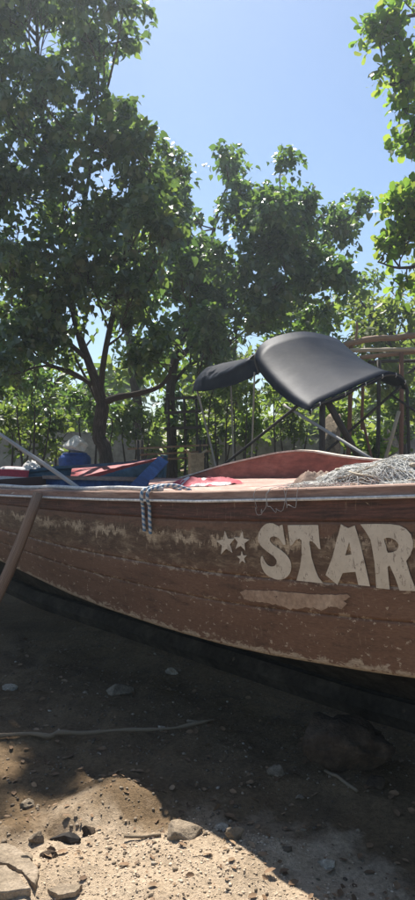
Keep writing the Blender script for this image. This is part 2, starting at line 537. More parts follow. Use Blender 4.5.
M['driftwood'] = mat_worn('tan_driftwood', (0.27, 0.205, 0.135), (0.15, 0.11, 0.07), (0.38, 0.30, 0.21), 5, 0.9, stretch=(7, 1, 1), uv=True, bmp=0.6)
M['charcoal'] = mat_worn('charred_wood', (0.03, 0.026, 0.022), (0.015, 0.013, 0.012), (0.07, 0.06, 0.05), 9, 0.95)

m, nt, b = new_mat('black_vinyl_tarp')
tc = N(nt, 'ShaderNodeTexCoord')
n1 = noise(nt, tc.outputs['Object'], 3, 5, 0.6)
n2 = noise(nt, tc.outputs['Object'], 24, 5, 0.75)
c = ramp(nt, n1, [(0.3, (0.005, 0.008, 0.018)), (0.7, (0.009, 0.013, 0.027))]).outputs['Color']
c = mixc(nt, ramp(nt, n2, [(0.68, 0.0), (0.76, 0.35)]).outputs['Color'], c, (0.09, 0.09, 0.095))
nt.links.new(c, b.inputs['Base Color'])
dst = noise(nt, tc.outputs['Object'], 1.7, 7, 0.7)
c = mixc(nt, ramp(nt, dst, [(0.48, 0.0), (0.72, 0.5)]).outputs['Color'], c, (0.045, 0.047, 0.052))
nt.links.new(c, b.inputs['Base Color'])
b.inputs['Roughness'].default_value = 0.52
b.inputs['Specular IOR Level'].default_value = 0.045
bump(nt, b, n1, 0.08, 0.05)
M['tarp'] = m

m, nt, b = new_mat('dusty_clear_plastic')
b.inputs['Base Color'].default_value = (0.33, 0.29, 0.215, 1)
b.inputs['Roughness'].default_value = 0.55
tr = N(nt, 'ShaderNodeBsdfTransparent')
mx = N(nt, 'ShaderNodeMixShader')
tc = N(nt, 'ShaderNodeTexCoord')
nt.links.new(ramp(nt, noise(nt, tc.outputs['Object'], 14, 5), [(0.35, 0.45), (0.7, 0.95)]).outputs['Color'], mx.inputs[0])
nt.links.new(tr.outputs[0], mx.inputs[1])
nt.links.new(b.outputs[0], mx.inputs[2])
nt.links.new(mx.outputs[0], nt.nodes['Material Output'].inputs['Surface'])
M['plastic'] = m

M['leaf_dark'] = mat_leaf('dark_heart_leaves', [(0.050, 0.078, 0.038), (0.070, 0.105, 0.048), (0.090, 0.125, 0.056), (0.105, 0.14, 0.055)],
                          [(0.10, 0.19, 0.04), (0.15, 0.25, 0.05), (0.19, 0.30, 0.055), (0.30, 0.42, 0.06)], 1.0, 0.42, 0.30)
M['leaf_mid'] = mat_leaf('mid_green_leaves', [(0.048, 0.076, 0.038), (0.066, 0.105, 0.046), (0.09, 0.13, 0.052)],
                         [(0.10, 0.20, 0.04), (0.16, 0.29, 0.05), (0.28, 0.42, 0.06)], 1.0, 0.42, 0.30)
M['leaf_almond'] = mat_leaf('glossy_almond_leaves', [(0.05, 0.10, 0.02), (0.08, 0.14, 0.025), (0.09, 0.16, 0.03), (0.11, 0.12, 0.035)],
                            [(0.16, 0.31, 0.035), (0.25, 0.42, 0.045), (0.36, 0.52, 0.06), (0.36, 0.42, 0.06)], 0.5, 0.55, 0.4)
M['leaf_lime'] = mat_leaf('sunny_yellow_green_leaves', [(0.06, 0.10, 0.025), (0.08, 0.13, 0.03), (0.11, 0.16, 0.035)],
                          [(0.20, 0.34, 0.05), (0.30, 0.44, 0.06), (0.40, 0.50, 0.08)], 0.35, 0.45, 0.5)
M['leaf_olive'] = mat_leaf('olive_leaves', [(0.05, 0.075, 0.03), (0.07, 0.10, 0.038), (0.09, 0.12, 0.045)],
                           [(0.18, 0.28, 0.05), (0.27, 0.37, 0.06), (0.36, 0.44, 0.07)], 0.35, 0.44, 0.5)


# ------------------------------------------------------------------ ground
def ground_z(x, y):
    x = np.asarray(x, float); y = np.asarray(y, float)
    p = np.stack([x, y, np.zeros_like(x)], -1).reshape(-1, 3)
    near = np.clip((14 - np.hypot(p[:, 0], p[:, 1] - 3)) / 8, 0, 1)
    z = near * (0.026 * fbm(p * 1.6, 3, 3) + 0.020 * fbm(p * 6, 5, 9)) - 0.015
    def mound(cx, cy, rx, ry, h):
        return h * np.exp(-(((p[:, 0] - cx) / rx) ** 2 + ((p[:, 1] - cy) / ry) ** 2))
    z = z + mound(-0.42, 3.02, 0.20, 0.16, 0.085) + mound(-0.80, 2.78, 0.13, 0.10, 0.04) - mound(-0.62, 2.80, 0.10, 0.05, 0.05)
    z = z + mound(0.05, 2.55, 0.35, 0.2, 0.02)
    rise = np.clip((p[:, 1] - 9.5) / 6.0, 0, 1)
    z = z + 0.40 * rise * rise * (3 - 2 * rise)
    return z.reshape(x.shape)


def gz(x, y):
    return float(ground_z(np.array([x]), np.array([y]))[0])


def axis(lo, hi, fine_lo, fine_hi, step, grow=1.22):
    a = list(np.arange(fine_lo, fine_hi + 1e-6, step))
    d = step
    while a[-1] < hi:
        d *= grow; a.append(min(a[-1] + d, hi))
    d = step
    while a[0] > lo:
        d *= grow; a.insert(0, max(a[0] - d, lo))
    return np.array(a)


gx = axis(-600, 600, -1.7, 1.7, 0.017)
gy = axis(-600, 900, 1.9, 5.4, 0.017)
X, Y = np.meshgrid(gx, gy)
Z = ground_z(X, Y)
nr, nc = X.shape
me = bpy.data.meshes.new('ground')
me.vertices.add(nr * nc)
me.vertices.foreach_set('co', np.stack([X, Y, Z], -1).astype(np.float32).ravel())
ii, jj = np.meshgrid(np.arange(nr - 1), np.arange(nc - 1), indexing='ij')
q = np.stack([ii * nc + jj, ii * nc + jj + 1, (ii + 1) * nc + jj + 1, (ii + 1) * nc + jj], -1).reshape(-1, 4)
me.loops.add(q.size)
me.loops.foreach_set('vertex_index', q.astype(np.int32).ravel())
me.polygons.add(len(q))
me.polygons.foreach_set('loop_start', (np.arange(len(q)) * 4).astype(np.int32))
me.polygons.foreach_set('use_smooth', [True] * len(q))
me.update(calc_edges=True)
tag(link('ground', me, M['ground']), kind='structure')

# ------------------------------------------------------------------ the STAR boat: hull frame
BO = Vector((0.31, 3.10, 0.0))
BS = Vector((0.7071, -0.7071, 0.0))      # towards the bow
BW = Vector((-0.7071, -0.7071, 0.0))     # towards the near side
HALF = 0.85
S0, S1 = -4.4, 2.9
T_SHEER = [(-4.4, 1.215), (-2.56, 1.235), (-1.33, 1.272), (-0.49, 1.306), (0.1, 1.345), (0.69, 1.385), (2.9, 1.62)]
T_WL = [(-4.4, 0.80), (-3.2, 0.735), (-2.56, 0.675), (-1.82, 0.60), (-1.43, 0.575), (-0.86, 0.555), (-0.42, 0.553), (-0.11, 0.565), (0.44, 0.603), (0.69, 0.625), (2.0, 0.80), (2.9, 1.15)]
T_KEEL = [(-4.4, 0.34), (-3.4, 0.25), (0, 0.20), (1.4, 0.24), (2.2, 0.45), (2.6, 0.75), (2.9, 1.12)]


def half_w(s):
    if s > -1:
        t = (s + 1) / 3.9
        return HALF * max(0.012, 1 - t ** 3.4)
    q = (-1 - s) / 3.6
    return HALF * (1 - 0.22 * q * q)


def hull_pt(s, v, side=1, off=0.0):
    """v 0 sheer .. 1 waterline .. 2 keel; side +1 near, -1 far; off outward"""
    hg = half_w(s)
    hw = hg * 0.90
    zs, zw, zk = interp(T_SHEER, s), interp(T_WL, s), interp(T_KEEL, s)
    if v <= 1:
        y = hg + (hw - hg) * v ** 1.4 + 0.016 * math.sin(math.pi * v) * min(1, hg / 0.4)
        z = zs + (zw - zs) * v
        ny, nz = 1.0, -0.12
    else:
        b = min(v - 1, 1)
        y = hw * (1 - b ** 1.08)
        z = zw + (zk - zw) * b ** 2.0
        ny, nz = max(0.15, 0.9 - b * 3), -(0.3 + min(1, b * 3) * 0.7)
        l = math.hypot(ny, nz); ny, nz = ny / l, nz / l
    y += ny * off
    z += nz * off
    w = -HALF + side * y
    z += 0.035 * (-w)                       # she lies a little over towards the beach side
    p = BO + BS * s + BW * w
    return Vector((p.x, p.y, z))


boat = empty('fishing_boat', (BO + BS * (-0.8) + BW * (-HALF)) + Vector((0, 0, 0.18)))
tag(boat, 'large worn brown wooden fishing boat lettered STAR, propped up on the sand', 'boat')
svals = list(np.linspace(S0, -2.7, 12)) + list(np.linspace(-2.6, 1.0, 60)) + list(np.linspace(1.1, S1, 22))


def strake(name, v0, v1, side, mat, parent, off=0.0, th=0.022, nv=7, gap=0.0008):
    """one plank: outer skin, both edges turned in"""
    mb = MB()
    rows, uvs = [], []
    vs = [v0 + gap / 0.75] + list(np.linspace(v0 + 0.02, v1 - 0.02, nv)) + [v1 - gap / 0.75]
    prof = [(vs[0], off - th)] + [(v, off) for v in vs] + [(vs[-1], off - th)]
    for k in range(1):
        prof[1] = (prof[1][0], off - 0.001); prof[-2] = (prof[-2][0], off - 0.001)
    for s in svals:
        rows.append([hull_pt(s, v, side, o) for v, o in prof])
        uvs.append([(s, v) for v, o in prof])
    mb.grid(rows, uvs, flip=(side < 0))
    return mb.build(name, mat, parent, smooth=True)


hull = strake('hull', 0.15, 0.5, 1, M['hull'], boat)         # the wide plank that carries the name; other planks hang on it
hull.name = 'hull'
strake('plank', 0.0, 0.15, 1, M['hull'], hull, off=0.004)
strake('plank', 0.5, 0.69, 1, M['hull'], hull, off=0.001)
strake('plank', 0.69, 1.0, 1, M['hull'], hull, off=-0.001)
for a, b_ in ((0.0, 0.15), (0.15, 0.5), (0.5, 0.69), (0.69, 1.0)):
    strake('plank', a, b_, -1, M['hull'], hull)
for side in (1, -1):
    for k in range(4):
        strake('bottom_plank', 1 + k * 0.25, 1.25 + k * 0.25, side, M['bottom'], hull, off=-0.002)
# inner shell (blue), solid backing for the seams
mb = MB()
vl = list(np.linspace(0, 2, 21))
for side in (1, -1):
    rows = [[hull_pt(s, v, side, -0.028) for v in vl] for s in svals]
    mb.grid(rows, [[(s, v) for v in vl] for s in svals], flip=(side > 0))
mb.build('inside_lining', M['blue_in'], boat, True)
# transom
mb = MB()
ring = [hull_pt(S0, v, 1) for v in vl] + [hull_pt(S0, v, -1) for v in reversed(vl[:-1])]
back = [p - BS * 0.05 for p in ring]
n = len(ring)
mb.add(ring + back, [tuple(range(n)), tuple(range(2 * n - 1, n - 1, -1))] + [(i, i + n, (i + 1) % n + n, (i + 1) % n) for i in range(n)])
mb.build('transom', M['hull'], boat)
# keel
mb = MB()
mb.tube([hull_pt(s, 2.0, 1) - Vector((0, 0, 0.075)) for s in svals], 0.085, 6)
mb.build('keel', M['bottom'], boat)
# stem
mb = MB()
mb.tube([Vector((hull_pt(S1, v, 1).x, hull_pt(S1, v, 1).y, hull_pt(S1, v, 1).z)) + BS * 0.02 for v in np.linspace(0, 1.9, 9)], 0.05, 6)
mb.build('stem_post', M['hull'], boat)


def sweep(prof, s_list, side, zfun):
    """profile (outward, up) swept along the sheer"""
    rows = []
    for s in s_list:
        base = hull_pt(s, 0, side)
        z = zfun(s)
        row = []
        for o, u in prof:
            p = base + BW * (side * o)
            row.append(Vector((p.x, p.y, z + u)))
        rows.append(row + [row[0]])
    return rows


def sheer_z(s, side=1):
    return hull_pt(s, 0, side).z


def swept(name, prof, s_list, side, zfun, mat, parent, smooth=False):
    mb = MB()
    rows = sweep(prof, s_list, side, zfun)
    uv = []
    for s in s_list:
        l, r = 0, []
        for i in range(len(prof) + 1):
            r.append((l, s)); a = prof[i % len(prof)]; c = prof[(i + 1) % len(prof)]
            l += math.hypot(a[0] - c[0], a[1] - c[1])
        uv.append(r)
    mb.grid(rows, uv, flip=(side < 0))
    mb.add(rows[0][:-1], [tuple(range(len(prof)))])
    mb.add(rows[-1][:-1], [tuple(range(len(prof)))[::-1]])
    return mb.build(name, mat, parent, smooth)


# gunwale plank, thin white rub strip
swept('gunwale', [(0.022, -0.008), (0.022, 0.026), (0.018, 0.031), (-0.088, 0.034), (-0.092, 0.028), (-0.092, -0.008)], svals, 1, sheer_z, M['rail'], boat)
swept('rub_strip', [(0.012, -0.024), (0.034, -0.022), (0.037, -0.016), (0.034, -0.0095), (0.012, -0.0085)], svals, 1, sheer_z, M['white'], boat)
aft = [s for s in svals if s <= -2.35]
swept('gunwale', [(0.02, -0.01), (0.02, 0.025), (-0.07, 0.028), (-0.07, -0.01)], aft, -1, lambda s: sheer_z(s, -1) - 0.02 - 0.03 * 0, M['rail'], boat)
swept('rub_strip', [(0.012, -0.034), (0.034, -0.032), (0.034, -0.020), (0.012, -0.018)], aft, -1, lambda s: sheer_z(s, -1) - 0.02, M['white'], boat)

# deck planks
DW = 0.128
wdeck = [-0.100 - i * DW for i in range(12)]


def deck_z(s, w):
    t = min(1, max(0, -w / 1.6))
    return interp(T_SHEER, s) + 0.004 + 0.055 * t + 0.012 * math.sin(math.pi * t)


deck = None
for i, wa in enumerate(wdeck):
    wb = wa - DW + 0.005
    sm = max(s for s in np.linspace(-1, 2.85, 150) if abs((wa if i < 6 else wb) + HALF) < half_w(s) - 0.06)
    rows, uvs = [], []
    for k in range(26):
        t = k / 25
        prof = []
        jit = random.uniform(-0.0015, 0.0015)
        for w, dz in ((wa, -0.03), (wa, -0.002), (wa - 0.004, 0), (wb + 0.004, 0), (wb, -0.002), (wb, -0.03)):
            se = -0.92 + 1.16 * w
            s = se + (sm - se) * t
            p = BO + BS * s + BW * w
            prof.append(Vector((p.x, p.y, deck_z(s, w) + dz + jit)))
        rows.append(prof)
        uvs.append([(i * 0.37 + j * 0.02, t * 3.7) for j in range(6)])
    mb = MB()
    mb.grid(rows, uvs, flip=True)
    for r in (rows[0], rows[-1]):
        mb.add(r, [(0, 1, 2, 3, 4, 5)])
    if deck is None:
        deck = mb.build('deck', M['deck'], boat)
    else:
        mb.build('deck_plank', M['deck'], deck)
# beam under the deck edge
mb = MB()
a = BO + BS * (-0.92) + BW * (-0.04); c = BO + BS * (-0.92 - 1.16 * 1.6) + BW * (-1.62)
mb.beam(Vector((a.x, a.y, 1.24)), Vector((c.x, c.y, 1.23)), 0.05, 0.055)
mb.build('deck_beam', M['deck'], boat)

# far bulwark board with its cap
T_BUL = [(-2.95, 1.19), (-2.79, 1.215), (-2.3, 1.32), (-1.9, 1.42), (-1.6, 1.475), (-1.32, 1.525), (-1.15, 1.54), (-0.98, 1.535), (-0.81, 1.50), (-0.5, 1.475), (-0.26, 1.465), (0.6, 1.48), (1.6, 1.55), (2.75, 1.66)]
bs = [s for s in np.linspace(-2.95, 2.7, 70)]
mb = MB()
rows, uvs = [], []
for s in bs:
    base = hull_pt(s, 0, -1)
    zt = interp(T_BUL, s)
    zt = 0.5 * zt + 0.25 * (interp(T_BUL, s - 0.12) + interp(T_BUL, s + 0.12))
    row = []
    for o, z in ((-0.045, base.z - 0.05), (-0.045, zt), (0.0, zt), (0.0, base.z - 0.05)):
        p = base - BW * o
        row.append(Vector((p.x, p.y, z)))
    rows.append(row + [row[0]])
    uvs.append([(s, 0), (s, zt - base.z), (s, zt + 0.04), (s, 0.2), (s, 0)])
mb.grid(rows, uvs)
mb.add(rows[0][:-1], [(0, 1, 2, 3)]); mb.add(rows[-1][:-1], [(3, 2, 1, 0)])
bul = mb.build('bulwark', M['bulwark'], boat)
mb = MB()
rows, uvs = [], []
for s in bs:
    base = hull_pt(s, 0, -1)
    zt = 0.5 * interp(T_BUL, s) + 0.25 * (interp(T_BUL, s - 0.12) + interp(T_BUL, s + 0.12)) + 0.002
    row = []
    for o, u in ((-0.055, 0), (-0.055, 0.012), (0.010, 0.014), (0.010, 0)):
        p = base - BW * o
        row.append(Vector((p.x, p.y, zt + u)))
    rows.append(row + [row[0]])
    uvs.append([(s, k * 0.02) for k in range(5)])
mb.grid(rows, uvs)
mb.build('cap_strip', M['cream'], bul)
# two thwarts in the open cockpit, bottom boards
for s in (-1.9, -3.2):
    mb = MB()
    a = hull_pt(s, 0.35, 1, -0.03); c = hull_pt(s, 0.35, -1, -0.03)
    mb.beam(a, c, 0.24, 0.035)
    mb.build('thwart', M['blue_in'], boat)

# ---- lettering: outlines laid on the hull surface
def hull_hit(px, py):
    """where the outline point lies on the near topside, as (s, v)"""
    s, v = 0.2, 0.3
    for _ in range(12):
        def err(s, v):
            p = hull_pt(s, v, 1)
            return np.array([207.5 + FPX * p.x / p.y - px, 450 - FPX * (p.z - EYE) / p.y - py])
        e = err(s, v)
        J = np.stack([(err(s + 1e-4, v) - e) / 1e-4, (err(s, v + 1e-4) - e) / 1e-4], 1)
        d = np.linalg.solve(J, e)
        s -= d[0]; v = min(1.2, max(0.001, v - d[1]))
    return s, v


def dens(poly, step):
    out = []
    for a, c in zip(poly, poly[1:] + poly[:1]):
        n = max(1, int(math.hypot(a[0] - c[0], a[1] - c[1]) / step))
        out += [(a[0] + (c[0] - a[0]) * k / n, a[1] + (c[1] - a[1]) * k / n) for k in range(n)]
    return out


def smooth_closed(poly, n=3):
    P = [Vector((p[0], p[1], 0)) for p in poly]
    m = len(P); out = []
    for i in range(m):
        a, b_, c, d = P[i - 1], P[i], P[(i + 1) % m], P[(i + 2) % m]
        for k in range(n):
            t = k / n
            q = 0.5 * ((2 * b_) + (c - a) * t + (2 * a - 5 * b_ + 4 * c - d) * t * t + (3 * b_ - a - 3 * c + d) * t ** 3)
            out.append((q.x, q.y))
    return out


def decal(name, loops, mat, off=0.004):
    loops = [[hull_hit(*p) for p in dens(l, 3.0)] for l in loops]
    tri = tessellate_polygon([[Vector((s, v, 0)) for s, v in l] for l in loops])
    flat = [p for l in loops for p in l]
    bm = bmesh.new()
    vs = [bm.verts.new((s, v, 0)) for s, v in flat]
    for t in tri:
        try: bm.faces.new([vs[i] for i in t])
        except ValueError: pass
    for _ in range(2):
        lng = [e for e in bm.edges if e.calc_length() > 0.035]
        if not lng: break
        bmesh.ops.subdivide_edges(bm, edges=lng, cuts=1)
        bmesh.ops.triangulate(bm, faces=[f for f in bm.faces if len(f.verts) > 3])
    bm.verts.index_update()
    pts = [hull_pt(v.co.x, v.co.y, 1, off + 0.0005) for v in bm.verts]
    fs = [tuple(v.index for v in f.verts) for f in bm.faces]
    bm.free()
    o = mesh_obj(name, pts, fs, mat, boat)
    # a hair of paint thickness
    md = o.modifiers.new('thickness', 'SOLIDIFY'); md.thickness = 0.0015
    return o


z2 = lambda L: [(210 + x / 3.773, 515 + y / 3.773) for x, y in L]
LS = z2([(275, 36), (262, 42), (240, 31), (215, 32), (195, 50), (184, 75), (186, 100), (200, 122), (225, 142), (245, 158), (254, 173), (250, 187), (240, 193), (228, 192),
         (217, 185), (207, 170), (199, 153), (193, 165), (196, 190), (207, 215), (228, 233), (258, 243), (285, 238), (303, 220), (309, 195), (303, 168), (286, 145),
         (262, 126), (240, 111), (229, 98), (229, 86), (240, 80), (255, 83), (268, 94), (278, 110), (287, 109), (281, 75)])
LT = [(288.2, 525), (289.2, 533.5), (290.8, 545.5), (292.9, 544.7), (296, 540.3), (300, 538.3), (302, 540), (302.2, 555), (300.4, 568), (297, 580.3), (323.6, 583), (319, 577), (316, 570), (312, 557),
      (309.8, 541), (311.5, 540.6), (315.2, 543.2), (319.2, 548.5), (321, 549), (319.6, 537), (318.8, 525)]
LA = [(341.6, 524), (348.8, 527.9), (355.4, 525.2), (361.5, 545.5), (366.5, 567.6), (370.7, 586), (359, 584.6), (356.2, 571.4), (343.4, 572.6), (338.2, 584.6), (326.3, 574.6), (333.2, 556.6)]
LAh = [(349.9, 541.3), (352.4, 554.2), (345.9, 555.0)]
LR = [(361, 524), (376, 523.6), (391.4, 523.9), (400, 525.2), (406.5, 528.5), (411.5, 534), (413.6, 541), (413.4, 548), (410.8, 555), (406.7, 560.7), (410.8, 574.6), (416, 588), (417, 590.6), (400.3, 590.2), (395.6, 576.6),
      (390.2, 564.9), (388.2, 566.6), (389.2, 578), (390.4, 589), (377, 587.4), (375.2, 562), (371.5, 540), (365.5, 530)]
LRh = [(384.5, 538.8), (390, 537.4), (396, 540), (399.4, 545), (397, 550.2), (388.4, 552.4), (386.8, 546)]


def star(cx, cy, r, rot, sx=1.0):
    return [(cx + sx * (r if k % 2 == 0 else r * 0.42) * math.sin(R(rot + 36 * k)), cy - (r if k % 2 == 0 else r * 0.42) * math.cos(R(rot + 36 * k))) for k in range(10)]


decal('letter_s', [smooth_closed(LS, 2)], M['letter'])
decal('letter_t', [LT], M['letter'])
decal('letter_a', [LA, LAh], M['letter'])
decal('letter_r', [LR, smooth_closed(LRh, 2)], M['letter'])
decal('painted_star', [star(226.6, 543.2, 12.6, -6, 0.78)], M['letter'])
decal('painted_star', [star(242.0, 541.2, 10.4, 8, 0.80)], M['letter'])
decal('painted_star', [star(242.8, 557.6, 6.8, -4, 0.76)], M['letter'])
fl = [(241, 592), (246, 589.5), (255, 590), (275, 590.5), (300, 593), (318, 594), (332, 594.5), (347, 594), (351, 597), (341, 600.5), (348, 603.5), (343, 608), (331, 606), (322, 610), (309, 607), (300, 608.5), (291, 609), (281, 605.5), (268, 603), (255, 601.5), (245, 599.5)]
ro = random.Random(3)
fl = [(x + ro.uniform(-.8, .8), y + (ro.uniform(-1.0, 1.0) if y > 597 else ro.uniform(-.5, .5))) for x, y in dens(fl, 2.6)]
decal('filler_patch', [fl], M['filler'], 0.003)


# ------------------------------------------------------------------ things on and against the boat
def thing_mesh(mb, name, mat, label, cat, smooth=True, group=None):
    c = sum(mb.v, Vector()) / len(mb.v)
    zmin = min(v.z for v in mb.v)
    base = Vector((c.x, c.y, zmin))
    mb.v = [v - base for v in mb.v]
    o = mb.build(name, mat, None, smooth)
    o.location = base
    return tag(o, label, cat, group)


# timber prop leaning on the near side
mb = MB()
top = hull_pt(-1.94, 0.0, 1, 0.075) + Vector((0, 0, 0.02))
bot = Vector((-1.56, 4.12, gz(-1.56, 4.12) - 0.03))
pts = [top.lerp(bot, t) + Vector((0.012 * math.sin(t * 7), 0, 0.008 * math.sin(t * 5 + 1))) for t in np.linspace(0, 1, 9)]
mb.tube(pts, [0.034 + 0.010 * t for t in np.linspace(0, 1, 9)], 7, wob=0.08)
thing_mesh(mb, 'timber_prop', M['timber'], 'rough brown timber prop leaning against the hull at the far left', 'timber')

# long grey pole standing in the cockpit
a = at(82, 493, 4.42); d = at(0, 434, 4.9)
dirv = (d - a).normalized()
mb = MB()
lo = a - dirv * 0.62
pts = [lo + dirv * t + Vector((0, 0, 0.015 * math.sin(t * 2.2))) for t in np.linspace(0, 2.6, 10)]
mb.tube(pts, 0.0155, 8, wob=0.05)
thing_mesh(mb, 'long_pole', M['greypole'], 'long pale grey pole slanting up out of the cockpit at left', 'pole')

# blue plank leaning out of the cockpit
a = at(122, 503, 5.1); c = at(163, 460, 6.6)
mb = MB()
mb.beam(a - (c - a) * 0.25, c, 0.11, 0.03, up=(0.3, -0.8, 0.5))
thing_mesh(mb, 'blue_plank', M['blue_in'], 'blue painted board slanting up from the cockpit near the trunk', 'board', False)

# white rope laid along the gunwale, then over the deck
mb = MB()
pts = []
for s in np.linspace(-3.9, -0.82, 26):
    p = hull_pt(s, 0, 1) + BW * (-0.035 + 0.015 * math.sin(s * 4.1))
    pts.append(Vector((p.x, p.y, sheer_z(s) + 0.034 + 0.013 + 0.004 * math.sin(s * 9))))
mb.tube(pts, 0.0125, 8)
thing_mesh(mb, 'white_rope', M['whiterope'], 'thick white rope lying along the left half of the near gunwale', 'rope')

# striped blue and white rope hung over the gunwale in two strands
rope = empty('striped_rope', hull_pt(-0.86, 0.0, 1) + Vector((0, 0, 0.05)))
tag(rope, 'blue and white braided rope hanging over the gunwale in two strands', 'rope')
for k, (s, dv, up) in enumerate(((-0.905, 0.25, 0.0), (-0.855, 0.265, 0.0))):
    pts = []
    for v in (dv, dv * 0.8, dv * 0.55, dv * 0.3, 0.06):
        pts.append(hull_pt(s + 0.03 * (v - dv) * (1 if k else 2), v, 1, 0.024))
    p0 = hull_pt(s, 0, 1)
    pts.append(p0 + BW * 0.046 + Vector((0, 0, 0.0)))
    pts.append(p0 + BW * 0.036 + Vector((0, 0, 0.036)))
    pts.append(p0 + BW * 0.0 + Vector((0, 0, 0.050)))
    q = BO + BS * (s + 0.10) + BW * (-0.16 - 0.03 * k)
    pts.append(Vector((p0.x * 0.5 + q.x * 0.5, p0.y * 0.5 + q.y * 0.5, deck_z(s, -0.1) + 0.055)))
    pts.append(Vector((q.x, q.y, deck_z(s + 0.10, -0.16) + 0.016)))
    q = BO + BS * (s + 0.16) + BW * (-0.36 - 0.03 * k)
    
    mb = MB()
    mb.tube(catmull(pts, 5), 0.0095, 8)
    mb.build('strand', M['rope'], rope, True)


def cloth_heap(name, label, cat, center, ax, ay, h, mat, seed, floor, n=40, uvs=1.0, sink=0.0):
    """a crumpled heap: height field with folds, closed below"""
    g = np.linspace(-1, 1, n)
    XX, YY = np.meshgrid(g, g)
    r = np.hypot(XX, YY)
    th = np.arctan2(YY, XX)
    p = np.stack([XX * 2.2 + seed, YY * 2.2, np.zeros_like(XX)], -1).reshape(-1, 3)
    warp = fbm(p * 0.8, 3, seed).reshape(n, n)
    rid = (1 - np.abs(fbm(p * 1.3, 4, seed + 5))).reshape(n, n)
    edge = np.clip((1.0 - r * (1 + 0.25 * warp)) / 0.45, 0, 1) ** 0.6
    zz = edge * (0.45 + 0.55 * rid + 0.35 * warp) * h
    mb = MB()
    rows, uvr = [], []
    for i in range(n):
        row, u = [], []
        for j in range(n):
            k = min(1.0, 1.0 / max(1e-6, r[i, j])) if r[i, j] > 1 else 1
            q = center + ax * (XX[i, j] * k * (1 + 0.12 * warp[i, j])) + ay * (YY[i, j] * k * (1 + 0.12 * warp[i, j]))
            row.append(Vector((q.x, q.y, floor(q.x, q.y) + max(0.003, zz[i, j]) - sink)))
            u.append((XX[i, j] * ax.length * uvs + warp[i, j] * 0.05, YY[i, j] * ay.length * uvs))
        rows.append(row); uvr.append(u)
    mb.grid(rows, uvr)
    return thing_mesh(mb, name, mat, label, cat, True)


def deck_floor(x, y):
    d = Vector((x, y, 0)) - BO
    return deck_z(d.dot(BS), d.dot(BW))


m, nt, b = new_mat('red_white_blue_print')
tc = N(nt, 'ShaderNodeTexCoord')
nn = noise(nt, tc.outputs['Object'], 5.5, 3, 0.5, 0.6)
c = ramp(nt, nn, [(0.0, (0.08, 0.09, 0.22)), (0.33, (0.50, 0.46, 0.44)), (0.43, (0.36, 0.03, 0.05)), (0.60, (0.28, 0.02, 0.04)), (0.72, (0.40, 0.04, 0.06))], 'CONSTANT').outputs['Color']
nt.links.new(c, b.inputs['Base Color'])
b.inputs['Roughness'].default_value = 0.75
M['print'] = m
pc = BO + BS * (-1.28) + BW * (-0.82)
cloth_heap('crumpled_cloth', 'crumpled red and white printed cloth lying on the deck', 'cloth', pc, BS * 0.33 + BW * 0.06, BW * 0.22, 0.05, M['print'], 4, deck_floor)

# net heap
netc = BO + BS * 0.24 + BW * (-0.55)
net = empty('fishing_net', Vector((netc.x, netc.y, deck_z(0.24, -0.55))))
tag(net, 'heap of tangled pale grey fishing net on the deck above the letters', 'net')


def net_h(a, c):
    r2 = (a / 0.38) ** 2 + (c / 0.25) ** 2
    hump = 0.035 * math.exp(-((a + 0.20) ** 2) / 0.018) + 0.060 * math.exp(-((a - 0.12) ** 2) / 0.025)
    return max(0.0, (1 - r2)) ** 0.5 * (0.045 + hump)


core = MB()
rows = []
for i in range(30):
    row = []
    for j in range(24):
        a = -0.42 + 0.84 * i / 29; c = -0.27 + 0.54 * j / 23
        q = netc + BS * a + BW * c
        nz_ = float(fbm(np.array([[a * 9, c * 9, 1.0]]), 3, 8)[0])
        row.append(Vector((q.x, q.y, deck_floor(q.x, q.y) + max(0.002, net_h(a, c) * (0.75 + 0.3 * nz_)))))
    rows.append(row)
core.grid(rows)
core.build('net_core', M['sack'], net, True)
st = MB()
rr = random.Random(11)
for k in range(260):
    a = rr.gauss(0, 0.20); c = rr.gauss(0, 0.12)
    ang = rr.uniform(0, 6.28); curl = rr.uniform(-30, 30)
    pts = []
    step = rr.uniform(0.008, 0.018)
    lift = rr.uniform(0.0, 0.028)
    for t in range(rr.randint(7, 14)):
        a += math.cos(ang) * step; c += math.sin(ang) * step
        ang += curl * step + rr.uniform(-0.6, 0.6)
        aa, cc = max(-0.47, min(0.45, a)), max(-0.30, min(0.28, c))
        q = netc + BS * aa + BW * cc
        pts.append(Vector((q.x, q.y, deck_floor(q.x, q.y) + net_h(aa, cc) + lift * math.sin(t * 0.9 + k) + 0.006)))
    st.tube(pts, rr.uniform(0.0012, 0.0028), 4, cap=False)
